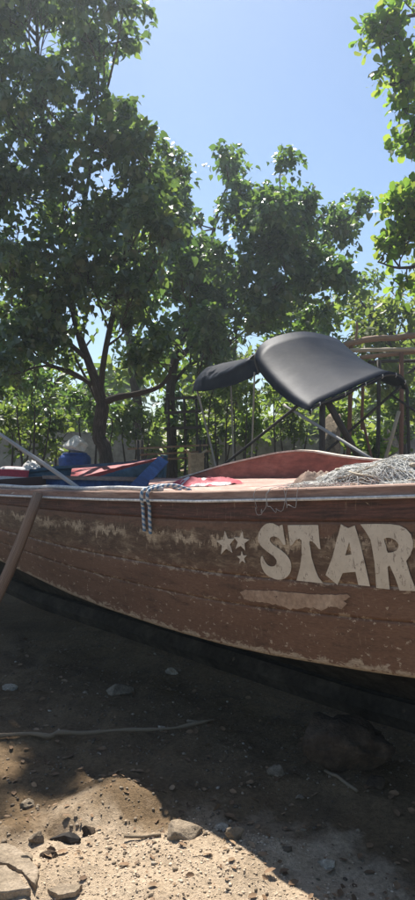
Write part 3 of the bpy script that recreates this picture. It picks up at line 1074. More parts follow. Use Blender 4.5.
for layer in range(4):
    oa, oc, ang = rr.uniform(-0.10, 0.10), rr.uniform(-0.06, 0.06), rr.uniform(0, 3.1)
    NU, NV = 46, 34
    uu, vv_ = np.meshgrid(np.linspace(-1, 1, NU), np.linspace(-1, 1, NV), indexing='ij')
    pq = np.stack([uu * 1.7 + layer * 7, vv_ * 1.7, np.zeros_like(uu)], -1).reshape(-1, 3)
    fx = fbm(pq, 4, 40 + layer).reshape(NU, NV); fy = fbm(pq + 31, 4, 50 + layer).reshape(NU, NV); fz = fbm(pq * 1.6 + 77, 3, 60 + layer).reshape(NU, NV)
    ca, sa = math.cos(ang), math.sin(ang)
    A = oa + 0.30 * (ca * uu - sa * vv_) * 0.9 + 0.22 * fx
    Cq = oc + 0.17 * (sa * uu + ca * vv_) + 0.12 * fy
    G_ = [[None] * NV for _ in range(NU)]
    for i in range(NU):
        for j in range(NV):
            aa = max(-0.46, min(0.45, A[i, j])); cc = max(-0.29, min(0.27, Cq[i, j]))
            q = netc + BS * aa + BW * cc
            G_[i][j] = Vector((q.x, q.y, deck_floor(q.x, q.y) + net_h(aa, cc) + 0.012 + 0.022 * max(-0.4, fz[i, j])))
    for i in range(NU): st.tube(G_[i], 0.0013, 3, cap=False)
    for j in range(NV): st.tube([G_[i][j] for i in range(NU)], 0.0013, 3, cap=False)
tag(st.build('net_strands', M['net'], net, True), kind='stuff')
# small floats on the head line
for k in range(6):
    aa, cc = -0.30 + 0.12 * k + rr.uniform(-0.03, 0.03), rr.uniform(0.02, 0.2)
    q = netc + BS * aa + BW * cc
    z_ = deck_floor(q.x, q.y) + net_h(aa, cc) + 0.02
    d_ = Vector((rr.uniform(-1, 1), rr.uniform(-1, 1), rr.uniform(-0.3, 0.3))).normalized()
    mb = MB(); mb.tube([Vector((q.x, q.y, z_)) + d_ * s_ for s_ in (-0.022, -0.016, 0, 0.016, 0.022)], [0.004, 0.011, 0.013, 0.011, 0.004], 8)
    mb.build('float', M['palepole'], net, True)
# float line coiled through the net
for k in range(5):
    pts = []
    a0, c0 = rr.uniform(-0.25, 0.25), rr.uniform(-0.05, 0.15)
    ra, rb = rr.uniform(0.08, 0.2), rr.uniform(0.05, 0.12)
    for t in range(26):
        th = t / 25 * 6.6 + k
        aa, cc = a0 + ra * math.cos(th), c0 + rb * math.sin(th)
        q = netc + BS * aa + BW * cc
        pts.append(Vector((q.x, q.y, deck_floor(q.x, q.y) + net_h(aa, cc) + 0.015 + 0.008 * math.sin(th * 3))))
    mb = MB(); mb.tube(pts, 0.0055, 6)
    mb.build('float_line', M['palepole'], net, True)
# loops of line hanging over the side from the net
for k in range(3):
    s0 = -0.10 + 0.09 * k + rr.uniform(-0.05, 0.05); s1 = s0 + rr.uniform(0.03, 0.14)
    dp = rr.uniform(0.03, 0.075)
    pts = []
    q = BO + BS * (s0 - 0.02) + BW * (-0.25)
    pts.append(Vector((q.x, q.y, deck_floor(q.x, q.y) + 0.03)))
    for t in range(9):
        f = t / 8
        s = s0 + (s1 - s0) * f
        v = 4 * dp * f * (1 - f) * (1 + 0.35 * math.sin(t * 2.3 + k)); s += 0.012 * math.sin(t * 1.9 + 2 * k)
        if v < 0.02:
            pts.append(hull_pt(s, 0, 1) + BW * 0.030 + Vector((0, 0, 0.036)))
        else:
            pts.append(hull_pt(s, v + 0.02, 1, 0.045))
    q = BO + BS * (s1 + 0.02) + BW * (-0.25)
    pts.append(Vector((q.x, q.y, deck_floor(q.x, q.y) + 0.03)))
    mb = MB(); mb.tube(catmull(pts, 3), 0.0014, 5)
    mb.build('loose_line', M['greypole'], net, True)
sc_ = BO + BS * (-0.22) + BW * (-0.60)
cloth_heap('old_sack', 'crumpled brown sack lying at the left end of the net', 'sack', sc_, BS * 0.13, BW * 0.13, 0.075, M['sack'], 21, deck_floor, 26)

# ------------------------------------------------------------------ boat supports and ground clutter
def rock(name, mat, label, cat, c, size, seed, rot=0.0, sub=4, sink=0.3, flat=0.0, group=None):
    bm = bmesh.new()
    bmesh.ops.create_icosphere(bm, subdivisions=sub, radius=1)
    co = np.array([v.co[:] for v in bm.verts])
    nrm = fbm(co * 1.1 + seed * 3.1, 3, seed)
    d = 1 + 0.34 * nrm + 0.16 * fbm(co * 3.5 + seed, 4, seed + 3)
    co = co * d[:, None]
    rs = np.random.default_rng(seed)
    for _ in range(9):                            # knock flat faces off
        a = rs.normal(size=3); a /= np.linalg.norm(a)
        k = co @ a; lim = 0.50 + 0.25 * rs.random()
        co -= np.outer(np.clip(k - lim, 0, None), a) * 0.95
    co *= np.array(size) / 2
    cr, sr = math.cos(rot), math.sin(rot)
    co = co @ np.array([[cr, sr, 0], [-sr, cr, 0], [0, 0, 1]])
    zmin = co[:, 2].min()
    co[:, 2] -= zmin
    fs = [tuple(v.index for v in f.verts) for f in bm.faces]
    bm.free()
    o = mesh_obj(name, co, fs, mat, None, None, True)
    o.location = (c[0], c[1], gz(c[0], c[1]) - sink * size[2])
    return tag(o, label, cat, group)


def gp(px, py):
    d = EYE * FPX / (py - 450)
    return ((px - 207.5) / FPX * d, d)


def rk(px, py, wpx, hpx, *a, **k):
    x, y = gp(px, py)
    s = y / FPX
    return (x, y), (wpx * s, wpx * s * 0.8, hpx * s)


c, sz = rk(345, 770, 112, 62)
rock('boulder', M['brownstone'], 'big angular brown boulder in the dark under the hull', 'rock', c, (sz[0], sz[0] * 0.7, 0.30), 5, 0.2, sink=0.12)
c, sz = rk(118, 690, 28, 20); rock('stone', M['stone'], 'grey stone beyond the driftwood branch, in the shade', 'stone', c, sz, 6, 0.3)
c, sz = rk(171, 671, 13, 9); rock('white_stone', M['whitestone'], 'small white stone below the hull, farthest back', 'stone', c, sz, 8)
c, sz = rk(276, 778, 22, 16); rock('stone', M['stone'], 'squarish grey stone in the shade left of the boulder', 'stone', c, sz, 9, 0.5)
c, sz = rk(234, 843, 22, 15); rock('stone', M['stone'], 'round grey stone at the edge of the sunlit sand', 'stone', c, sz, 12)
c, sz = rk(223, 830, 16, 10); rock('stone', M['whitestone'], 'small pale stone behind the round grey one at the shadow edge', 'stone', c, sz, 14)
c, sz = rk(328, 858, 20, 10); rock('coral_lump', M['whitestone'], 'white broken coral lump alone in the shade at lower right', 'coral', c, sz, 15, 0.2)
c, sz = rk(29, 795, 20, 12); rock('stone', M['stone'], 'long grey stone in the shade above the sandy slabs at left', 'stone', c, sz, 17, 0.3)
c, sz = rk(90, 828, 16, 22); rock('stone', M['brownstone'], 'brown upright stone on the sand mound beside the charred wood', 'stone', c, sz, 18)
c, sz = rk(36, 838, 18, 14); rock('stone', M['stone'], 'pale block of stone left of the charred wood', 'stone', c, sz, 23, 0.6)
c, sz = rk(50, 852, 22, 14); rock('stone', M['brownstone'], 'rounded brown stone below the charred wood', 'stone', c, sz, 25, 0.1)
c, sz = rk(28, 864, 16, 10); rock('stone', M['slab'], 'sandy stone lying on the edge of the broken slab', 'stone', c, sz, 26, 0.4)
c, sz = rk(8, 684, 18, 8); rock('stone', M['whitestone'], 'pale flat stone in the spot of sun at the left edge', 'stone', c, sz, 28)
c, sz = rk(162, 727, 10, 7); rock('stone', M['whitestone'], 'small pale stone just above the middle of the branch', 'stone', c, sz, 29)
c, sz = rk(300, 797, 12, 7); rock('stone', M['stone'], 'small dull pebble below the squarish grey stone', 'stone', c, sz, 31)
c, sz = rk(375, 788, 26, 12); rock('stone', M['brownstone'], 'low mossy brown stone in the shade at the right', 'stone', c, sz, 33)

# driftwood branch
mb = MB()
pp = [(-22, 741), (0, 739), (30, 738.5), (50, 739), (58, 737), (80, 735.5), (105, 733.5), (125, 732), (150, 731.5), (175, 730), (195, 727.5), (214, 725)]
pts = []
for i, (px, py) in enumerate(pp):
    x, y = gp(px, py)
    pts.append(Vector((x, y, max(gz(x, y), -0.01) + 0.022)))
pts = catmull(pts, 3)
rad = [0.0125 + 0.0025 * math.sin(i * 0.9) + 0.0012 * math.sin(i * 2.7) - 0.005 * (i / len(pts)) for i in range(len(pts))]
rad[12] += 0.005; rad[13] += 0.006
mb.tube(pts, rad, 8, wob=0.06)
thing_mesh(mb, 'driftwood_branch', M['driftwood'], 'long thin pale driftwood branch lying across the ground in the shade', 'branch')
for (p0, p1, r, lab) in (((124, 836.5), (161, 837.5), 0.006, 'short straight straw stick on the sunlit sand left of the tan stone'),
                         ((325, 776), (357, 797), 0.008, 'thin pale stick in the shade below the boulder'),
                         ((187, 722.5), (207, 725), 0.009, 'short pale stick end beside the tip of the branch')):
    a, c = gp(*p0), gp(*p1)
    mb = MB()
    pts = [Vector((a[0] + (c[0] - a[0]) * t, a[1] + (c[1] - a[1]) * t, 0)) for t in np.linspace(0, 1, 6)]
    zm = max(gz(p.x, p.y) for p in pts)
    for i, p in enumerate(pts): p.z = max(gz(p.x, p.y), zm - 0.01) + r * 1.2
    mb.tube(pts, r, 6, wob=0.1)
    thing_mesh(mb, 'stick', M['driftwood'], lab, 'stick')
# charred wood
a, c = gp(52, 826), gp(80, 836)
mb = MB()
pts = [Vector((a[0] + (c[0] - a[0]) * t, a[1] + (c[1] - a[1]) * t, gz(a[0] + (c[0] - a[0]) * t, a[1] + (c[1] - a[1]) * t) + 0.012)) for t in np.linspace(0, 1, 6)]
mb.tube(pts, [0.014, 0.024, 0.020, 0.026, 0.022, 0.008], 7, wob=0.2)
thing_mesh(mb, 'charred_wood', M['charcoal'], 'black charred piece of wood lying on the sand mound', 'wood', False)

# broken sandy slabs, lower left
def slab(poly, th, label, seed):
    rs = random.Random(seed)
    pts = []
    for (px, py), (qx, qy) in zip(poly, poly[1:] + poly[:1]):
        for k in range(4):
            t = k / 4
            x, y = gp(px + (qx - px) * t, py + (qy - py) * t)
            pts.append((x + rs.uniform(-.004, .004), y + rs.uniform(-.004, .004)))
    zt = max(gz(x, y) for x, y in pts) + th * 0.35
    n = len(pts)
    cx, cy = sum(p[0] for p in pts) / n, sum(p[1] for p in pts) / n
    vs = [Vector((x, y, zt - th)) for x, y in pts] + [Vector((x, y, zt - 0.004)) for x, y in pts] + [Vector((cx + (x - cx) * 0.97, cy + (y - cy) * 0.97, zt + rs.uniform(-.0015, .0015))) for x, y in pts] + [Vector((cx, cy, zt + 0.001))]
    fs = []
    for i in range(n):
        j = (i + 1) % n
        fs += [(i, j, n + j, n + i), (n + i, n + j, 2 * n + j, 2 * n + i), (2 * n + i, 2 * n + j, 3 * n)]
    mb = MB(); mb.add(vs, fs)
    tag(thing_mesh(mb, 'broken_slab', M['slab'], label, 'slab', False), kind='thing')


slab([(-12, 852), (10, 851), (26, 862), (40, 879), (36, 893), (22, 880), (8, 872), (-12, 870)], 0.03, 'broad flat broken sandy slab at the lower left edge', 1)
slab([(-14, 874), (6, 875), (20, 886), (31, 899), (-14, 903)], 0.028, 'small cracked slab piece in the bottom left corner', 2)
slab([(48, 888), (62, 882), (82, 884), (76, 891), (58, 895)], 0.016, 'thin flake of slab on the sand right of the cracked corner', 3)

c, sz = rk(181, 838, 50, 22); rock('stone', M['slab'], 'large blocky tan stone at the upper edge of the sunlit sand', 'stone', c, sz, 52, 0.1, sink=0.3)


def lathe(prof, n=20, squash=0.86, scale=1.0):
    vs, fs = [], []
    for x, r in prof:
        for k in range(n):
            th = 2 * math.pi * k / n
            rr_ = r * (1 - 0.10 * max(0, math.sin(th * 2 + x * 40)) * (1 if r > 0.03 else 0))
            vs.append(Vector((x * scale, rr_ * math.cos(th), rr_ * math.sin(th) * squash)))
    m_ = len(prof)
    for i in range(m_ - 1):
        for k in range(n):
            fs.append((i * n + k, i * n + (k + 1) % n, (i + 1) * n + (k + 1) % n, (i + 1) * n + k))
    fs.append(tuple(range(n)))
    fs.append(tuple((m_ - 1) * n + k for k in range(n))[::-1])
    return vs, fs


# pebbles and dead leaves (uncountable)
def scatter_pebbles(n, rs, crumbs=False):
    bm = bmesh.new(); bmesh.ops.create_icosphere(bm, subdivisions=1, radius=1)
    tv = np.array([v.co[:] for v in bm.verts]); tf = np.array([[v.index for v in f.verts] for f in bm.faces]); bm.free()
    y = 1.9 + 4.6 * rs.random(n) ** 1.5
    x = (rs.random(n) - 0.5) * 2 * (0.40 * y + 0.25)
    size = 0.002 + 0.0075 * rs.random(n) ** 3.6 * (0.5 + rs.random(n)) + 0.007 * (rs.random(n) > 0.99)
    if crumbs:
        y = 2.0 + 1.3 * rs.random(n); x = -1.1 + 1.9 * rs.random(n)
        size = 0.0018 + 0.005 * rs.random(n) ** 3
    dens_ = fbm(np.stack([x * 1.4, y * 1.4, x * 0], -1), 3, 77)
    keep = dens_ + rs.random(n) * 1.4 > 0.35
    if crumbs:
        keep &= np.hypot((x + 0.25) / 1.25, (y - 1.7) / 1.30) + 0.12 * dens_ + 0.10 * rs.random(n) < 0.90  # kept to the ground's painted sunlit ellipse
    x, y, size = x[keep], y[keep], size[keep]; n = len(x)
    z = ground_z(x, y)
    sc3 = size[:, None] * (0.65 + 0.7 * rs.random((n, 3))); sc3[:, 2] *= 0.6
    V = tv[None] * (1 + 0.7 * (rs.random((n, len(tv), 1)) - 0.5)) * sc3[:, None, :]
    th = rs.random(n) * 6.28
    cx, sx = np.cos(th)[:, None], np.sin(th)[:, None]
    V = np.stack([V[..., 0] * cx - V[..., 1] * sx, V[..., 0] * sx + V[..., 1] * cx, V[..., 2]], -1)
    V += np.stack([x, y, z + size * 0.25], -1)[:, None, :]
    F = tf[None] + (np.arange(n) * len(tv))[:, None, None]
    return V.reshape(-1, 3), F.reshape(-1, 3)


def fast_mesh(name, V, F, mat, parent=None, smooth=False):
    me = bpy.data.meshes.new(name)
    me.vertices.add(len(V)); me.vertices.foreach_set('co', np.asarray(V, np.float32).ravel())
    k = F.shape[1]
    me.loops.add(F.size); me.loops.foreach_set('vertex_index', F.astype(np.int32).ravel())
    me.polygons.add(len(F)); me.polygons.foreach_set('loop_start', (np.arange(len(F)) * k).astype(np.int32))
    if smooth: me.polygons.foreach_set('use_smooth', [True] * len(F))
    me.update(calc_edges=True)
    return link(name, me, mat, parent)


m, nt, b = new_mat('mixed_pebbles')
g = N(nt, 'ShaderNodeNewGeometry')
c = ramp(nt, g.outputs['Random Per Island'], [(0.0, (0.08, 0.058, 0.037)), (0.4, (0.16, 0.118, 0.075)), (0.75, (0.23, 0.175, 0.115)), (0.96, (0.27, 0.21, 0.145)), (1.0, (0.46, 0.39, 0.30))]).outputs['Color']
nt.links.new(c, b.inputs['Base Color']); b.inputs['Roughness'].default_value = 0.9
M['pebbles'] = m
m, nt, b = new_mat('sunlit_tint_crumbs')
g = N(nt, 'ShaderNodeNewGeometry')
c = ramp(nt, g.outputs['Random Per Island'], [(0.0, (0.36, 0.265, 0.17)), (0.5, (0.50, 0.385, 0.265)), (1.0, (0.60, 0.48, 0.35))]).outputs['Color']  # pale like the sunlight painted into the ground below
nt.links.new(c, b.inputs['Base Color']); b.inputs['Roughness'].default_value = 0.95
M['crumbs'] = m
V, F = scatter_pebbles(14000, rng)
rs_ = np.random.default_rng(5)
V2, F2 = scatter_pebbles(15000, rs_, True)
tag(fast_mesh('sunlit_tint_crumbs', V2, F2, M['crumbs']), 'coarse sand crumbs tinted pale to match the painted sunlit patch', 'sand', kind='stuff')
tag(fast_mesh('gravel', V, F, M['pebbles']), 'loose gravel and coral crumbs strewn over the sand', 'gravel', kind='stuff')

# ------------------------------------------------------------------ foliage machinery
HEART = (np.array([[0, 0, 0], [0.32, -0.06, 0.07], [0.46, 0.22, 0.13], [0.33, 0.58, 0.07], [0, 1.0, -0.22],
                   [-0.32, 0.58, 0.07], [-0.46, 0.22, 0.13], [-0.32, -0.06, 0.07], [0, 0.5, -0.02]]) - np.array([0, 0, 0]),
         np.array([[0, 1, 2, 8], [8, 2, 3, 4], [8, 4, 5, 6], [0, 8, 6, 7]]))
OBOV = (np.array([[0, 0, 0], [0.16, 0.30, 0.03], [0.30, 0.62, 0.05], [0.24, 0.90, 0.02], [0, 1.0, -0.05],
                  [-0.24, 0.90, 0.02], [-0.30, 0.62, 0.05], [-0.16, 0.30, 0.03], [0, 0.62, 0.0]]),
        np.array([[0, 1, 2, 8], [8, 2, 3, 4], [8, 4, 5, 6], [0, 8, 6, 7]]))
OVAL = (np.array([[0, 0, 0], [0.26, 0.35, 0.03], [0.20, 0.75, 0.02], [0, 1.0, -0.06], [-0.20, 0.75, 0.02], [-0.26, 0.35, 0.03]]),
        np.array([[0, 1, 2, 3], [0, 3, 4, 5]]))


def norm(a):
    return a / np.maximum(1e-9, np.linalg.norm(a, axis=-1, keepdims=True))


def leaf_frames(pos, outward, rs, size, droop=0.5, upb=1.15):
    n = len(pos)
    d = norm(outward * 0.6 + rs.normal(size=(n, 3)) * 0.6 + np.array([0, 0, -droop]))
    nn = rs.normal(size=(n, 3)) * 0.62 + np.array([0, 0, upb]) + outward * 0.25
    nn = norm(nn - d * np.sum(nn * d, -1, keepdims=True))
    xx = np.cross(d, nn)
    Rm = np.stack([xx, d, nn], -1)            # columns
    s = size * (0.5 + 0.95 * rs.random(n) ** 1.3)
    return Rm, s


def leaves_mesh(name, tmpl, pos, Rm, s, mat, parent):
    tv, tf = tmpl
    V = np.einsum('nij,kj->nki', Rm, tv) * s[:, None, None] + pos[:, None, :]
    F = tf[None] + (np.arange(len(pos)) * len(tv))[:, None, None]
    return tag(fast_mesh(name, V.reshape(-1, 3), F.reshape(-1, tf.shape[1]), mat, parent, True), kind='stuff')


LEAF_ME = {}


def single_leaves(tmpl, key, pos, Rm, s, mat, parent):
    if key not in LEAF_ME:
        me = bpy.data.meshes.new('leaf')
        me.from_pydata([tuple(v) for v in tmpl[0]], [], [tuple(f) for f in tmpl[1]])
        me.polygons.foreach_set('use_smooth', [True] * len(me.polygons))
        me.materials.append(mat)
        LEAF_ME[key] = me
    off = Vector((0, 0, 0)); q = parent
    while q is not None:
        off += Vector(q.location); q = q.parent
    for i in range(len(pos)):
        o = bpy.data.objects.new('leaf', LEAF_ME[key])
        mt = Matrix([[*(Rm[i][0] * s[i]), pos[i][0] - off.x], [*(Rm[i][1] * s[i]), pos[i][1] - off.y], [*(Rm[i][2] * s[i]), pos[i][2] - off.z], [0, 0, 0, 1]])
        o.parent = parent
        o.matrix_basis = mt
        COL.objects.link(o)


LOBES = []


def crown_points(blobs, rs, per_clump, clump_r):
    """blobs: (centre, radii(3), number of sprays) -> leaf positions, outward directions, spray centres.
    A blob carries rounded lobes, a lobe short drooping sprays, a spray leaves set along its twig."""
    P, O, Cc = [], [], []
    LOBES.clear()
    for c, rad, ncl in blobs:
        rad = np.array(rad)
        nl = max(2, int(ncl / 9))
        ld = norm(rs.normal(size=(nl, 3)))
        lc = np.array(c) + ld * (0.35 + 0.65 * rs.random((nl, 1)) ** 0.5) * rad
        lr = np.clip(0.40 * (rad[0] * rad[2]) ** 0.5, clump_r * 0.9, clump_r * 2.6) * (0.65 + 0.7 * rs.random(nl))
        for i in range(nl):
            k = max(3, int(9 * (lr[i] / lr.mean()) ** 1.6))
            dd_ = norm(rs.normal(size=(k, 3)) + np.array([0, 0, 0.25]))
            cc = lc[i] + dd_ * (lr[i] * rs.random((k, 1)) ** 0.45) * np.array([1.0, 1.0, 0.72])
            Cc.append(cc)
            LOBES.append((lc[i] - np.array([0, 0, 0.35 * lr[i]]), cc))
            for q, dd in zip(cc, dd_):
                m_ = max(3, int(per_clump * (0.5 + rs.random())))
                ax_ = norm((dd + rs.normal(size=3) * 0.5 + ld[i] * 0.3)[None])[0]
                t_ = np.sort(rs.random(m_)) * 1.7 - 0.8
                L = clump_r * (0.55 + 0.75 * rs.random())
                line = ax_[None] * (t_ * L)[:, None] + np.array([0, 0, -1.0])[None] * (0.35 * L * np.clip(t_ + 0.4, 0, None) ** 2)[:, None]
                sidev = norm(np.cross(ax_[None], rs.normal(size=(m_, 3))))
                l = line + sidev * (clump_r * (0.08 + 0.40 * rs.random((m_, 1)) ** 1.5))
                P.append(q + l)
                O.append(norm(sidev * 0.7 + ax_[None] * 0.6 + dd[None] * 0.5))
    return np.concatenate(P), np.concatenate(O), np.concatenate(Cc)


def px_blob(px, py, rx, ry, depth, rd, n):
    k = depth / FPX
    return (at(px, py, depth), (rx * k, rd, ry * k), n)


def tree(name, label, cat, base, trunk, limbs, blobs, tmpl, key, mat, leaf, per, cr, seed, singles=0, group=None, droop=0.5, bark=None, twig_n=1.0):
    rs = np.random.default_rng(seed)
    bark = bark or M['bark']
    root = empty(name, base)
    tag(root, label, cat, group)
    tr = None
    ends = []
    if trunk:
        mb = MB()
        P = catmull([p[:3] for p in trunk], 5)
        rad = np.interp(np.linspace(0, 1, len(P)), np.linspace(0, 1, len(trunk)), [p[3] for p in trunk])
        mb.tube(P, list(rad), 10, wob=0.07)
        tr = mb.build('trunk', bark, root, True)
        ends += P[len(P) // 2:]
    for l in limbs:
        mb = MB()
        P = catmull([p[:3] for p in l], 4)
        rad = np.interp(np.linspace(0, 1, len(P)), np.linspace(0, 1, len(l)), [p[3] for p in l])
        mb.tube(P, list(rad), 7, wob=0.07)
        mb.build('branch', bark, tr or root, True)
        ends += P[len(P) // 3:]
    pos, out, cc = crown_points(blobs, rs, per, cr)
    lobes = list(LOBES)
    Rm, s = leaf_frames(pos, out, rs, leaf, droop)
    vis = None
    if singles:
        u = pos[:, 0] / pos[:, 1] * FPX; w = (pos[:, 2] - EYE) / pos[:, 1] * FPX
        inside = (np.abs(u) < 200) & (np.abs(w) < 440)
        score = np.where(inside, pos[:, 1], 1e6)
        vis = np.argsort(score)[:singles]
    keep = np.ones(len(pos), bool)
    if vis is not None: keep[vis] = False
    crown = leaves_mesh('crown', tmpl, pos[keep], Rm[keep], s[keep], mat, root)
    if vis is not None:
        single_leaves(tmpl, key, pos[vis], Rm[vis], s[vis], mat, crown)
    # twigs from the nearest limb to the clumps
    if ends and twig_n > 0:
        E = np.array([tuple(e) for e in ends])
        mb = MB()
        for lc, ccs in lobes:
            if rs.random() > twig_n: continue
            dd = np.linalg.norm(E - lc, axis=1) + np.where(E[:, 2] > lc[2], 0.5, 0) + 0.5 * rs.random(len(E))
            e = Vector(E[int(np.argmin(dd))]); qv = Vector(lc)
            L = (qv - e).length
            j1 = Vector(rs.normal(size=3) * 0.10 * L); j2 = Vector(rs.normal(size=3) * 0.08 * L)
            P4 = catmull([e, e.lerp(qv, 0.35) + j1 + Vector((0, 0, -0.05 * L)), e.lerp(qv, 0.7) + j2, qv], 3)
            r0 = 0.008 + 0.009 * min(L, 2.2)
            mb.tube(P4, list(np.linspace(r0, 0.006, len(P4))), 5, cap=False)
            for q in ccs:
                q = Vector(q); k0 = P4[int(rs.integers(5, len(P4)))]
                md_ = k0.lerp(q, 0.5) + Vector(rs.normal(size=3) * 0.05)
                mb.tube([k0, md_, q], [0.0055, 0.004, 0.002], 3, cap=False)
        if mb.v: tag(mb.build('twigs', M['twig'], root, True), kind='stuff')
    return root


def T(px, py, d, r):
    p = at(px, py, d)
    return (p.x, p.y, p.z, r)


def G(px, d, r, dz=0.0):
    x = (px - 207.5) / FPX * d
    return (x, d, gz(x, d) - 0.05 + dz, r)


# ------------------------------------------------------------------ the big dark tree at left (its trunk shows over the blue boat)
D = 10.0
bl = [(30, 35, 68, 60, 160), (-45, 10, 80, 90, 90), (98, 15, 14, 20, 22), (42, 112, 50, 52, 115), (106, 108, 9, 10, 12), (152, 166, 26, 26, 54),
      (112, 195, 58, 50, 110), (35, 205, 75, 60, 130), (-35, 150, 70, 90, 70), (55, 275, 75, 48, 120), (-15, 290, 60, 60, 60), (155, 228, 30, 32, 52),
      (30, -70, 78, 62, 110), (-60, -80, 70, 70, 50), (0, 350, 45, 36, 60), (125, 298, 42, 24, 45), (172, 205, 16, 22, 22), (160, 340, 30, 24, 36), (-15, 395, 34, 24, 26), (40, 325, 40, 16, 26), (118, 30, 7, 10, 6), (118, 100, 10, 9, 7), (178, 150, 9, 10, 8)]
blobs = [px_blob(x, y, rx, ry, D - 0.6 + 0.5 * math.sin(i * 2.1), 1.1, n) for i, (x, y, rx, ry, n) in enumerate(bl)]
tk = [G(112, D, 0.15), T(106, 455, D, 0.105), T(99, 438, D, 0.095), T(102, 410, D, 0.10), T(101, 398, D, 0.085), T(90, 365, D, 0.062), T(78, 330, D, 0.055), T(66, 270, D, 0.05), T(50, 180, D, 0.045), T(40, 90, D, 0.03), T(36, 0, D, 0.02)]
lm = [[T(102, 403, D, 0.06), T(118, 397, D - 0.1, 0.05), T(140, 393, D - 0.2, 0.042), T(165, 382, D - 0.3, 0.03), T(180, 345, D - 0.4, 0.02)],
      [T(100, 400, D, 0.05), T(104, 360, D - 0.1, 0.045), T(116, 300, D - 0.2, 0.038), T(130, 230, D - 0.3, 0.03), T(148, 165, D - 0.3, 0.018)],
      [T(88, 360, D, 0.04), T(60, 335, D - 0.2, 0.035), T(25, 300, D - 0.3, 0.03), T(-10, 260, D - 0.2, 0.02)],
      [T(92, 385, D, 0.035), T(72, 372, D, 0.028), T(50, 365, D + 0.1, 0.022), T(20, 350, D, 0.016)],
      [T(99, 405, D, 0.028), T(88, 382, D + 0.2, 0.022), T(72, 350, D + 0.2, 0.018), T(62, 315, D + 0.1, 0.012)],
      [T(66, 270, D, 0.04), T(85, 200, D - 0.2, 0.032), T(96, 120, D - 0.3, 0.022), T(100, 40, D - 0.3, 0.012)],
      [T(50, 180, D, 0.035), T(10, 120, D, 0.028), T(-30, 40, D, 0.018)]]
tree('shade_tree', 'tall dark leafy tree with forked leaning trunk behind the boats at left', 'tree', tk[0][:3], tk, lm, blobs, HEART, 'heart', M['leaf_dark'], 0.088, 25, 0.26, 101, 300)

# the darker tree in the middle
D = 13.0
bl = [(226, 184, 18, 32, 34), (192, 232, 42, 44, 90), (215, 268, 46, 40, 80), (265, 218, 44, 40, 120), (310, 222, 36, 32, 95), (172, 255, 24, 34, 40), (338, 262, 16, 22, 20), (255, 282, 62, 42, 140), (196, 300, 42, 46, 66),
      (318, 292, 28, 24, 30), (215, 338, 58, 28, 60), (282, 190, 20, 16, 22), (345, 212, 9, 14, 10)]
blobs = [px_blob(x, y, rx, ry, D - 0.5 + 0.6 * math.sin(i * 1.7), 1.3, n) for i, (x, y, rx, ry, n) in enumerate(bl)]
tk = [G(171, D, 0.13), T(172, 440, D, 0.10), T(170, 400, D, 0.095), T(175, 360, D, 0.085), T(188, 320, D, 0.07), T(205, 270, D, 0.05), T(220, 200, D, 0.025)]
lm = [[T(176, 360, D, 0.06), T(215, 325, D, 0.05), T(260, 280, D, 0.04), T(310, 230, D, 0.02)],
      [T(190, 318, D, 0.05), T(240, 270, D - 0.3, 0.035), T(275, 210, D - 0.3, 0.016)],
      [T(172, 385, D, 0.04), T(190, 365, D, 0.03), T(230, 345, D, 0.02)],
      [T(260, 280, D, 0.03), T(300, 290, D, 0.024), T(325, 280, D, 0.014)]]
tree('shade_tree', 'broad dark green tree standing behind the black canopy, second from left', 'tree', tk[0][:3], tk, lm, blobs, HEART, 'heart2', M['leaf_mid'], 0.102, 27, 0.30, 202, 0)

# almond tree at right, trunk outside the picture
D = 8.6
bl = [(395, 20, 20, 24, 26), (425, 20, 30, 40, 30), (400, 62, 22, 18, 26), (388, 92, 18, 12, 18), (425, 80, 26, 40, 30), (412, 118, 12, 14, 14), (408, 142, 9, 10, 9), (376, 28, 5, 4, 3),
      (405, 205, 22, 16, 26), (390, 232, 20, 14, 20), (420, 225, 26, 30, 28), (385, 262, 20, 20, 22), (410, 270, 24, 24, 24), (413, 180, 8, 7, 7), (440, 150, 24, 60, 30), (450, 0, 30, 60, 30)]
blobs = [px_blob(x + 5, y, rx * 1.05, ry * 1.05, D + 0.3 * math.sin(i * 2.3), 0.4, int(n * 1.05)) for i, (x, y, rx, ry, n) in enumerate(bl)]
tk = [G(520, D + 0.3, 0.16), T(515, 400, D + 0.3, 0.14), T(505, 250, D + 0.2, 0.12), T(495, 100, D + 0.1, 0.09), T(485, -60, D, 0.05)]
lm = [[T(497, 120, D + 0.1, 0.06), T(455, 85, D, 0.045), T(420, 75, D, 0.03), T(390, 85, D, 0.012)],
      [T(492, 60, D + 0.1, 0.05), T(450, 20, D, 0.04), T(415, 15, D, 0.025), T(385, 25, D, 0.010)],
      [T(505, 260, D + 0.2, 0.06), T(460, 240, D + 0.1, 0.045), T(425, 228, D, 0.03), T(395, 225, D, 0.012)],
      [T(460, 240, D + 0.1, 0.035), T(430, 262, D, 0.026), T(400, 268, D, 0.018), T(378, 262, D, 0.008)],
      [T(455, 85, D, 0.03), T(425, 115, D, 0.02), T(408, 140, D, 0.008)]]
tree('almond_tree', 'bright almond tree branches with rounded leaves reaching in from the right', 'tree', tk[0][:3], tk, lm, blobs, OBOV, 'obov', M['leaf_almond'], 0.125, 11, 0.17, 303, 300, droop=0.05)

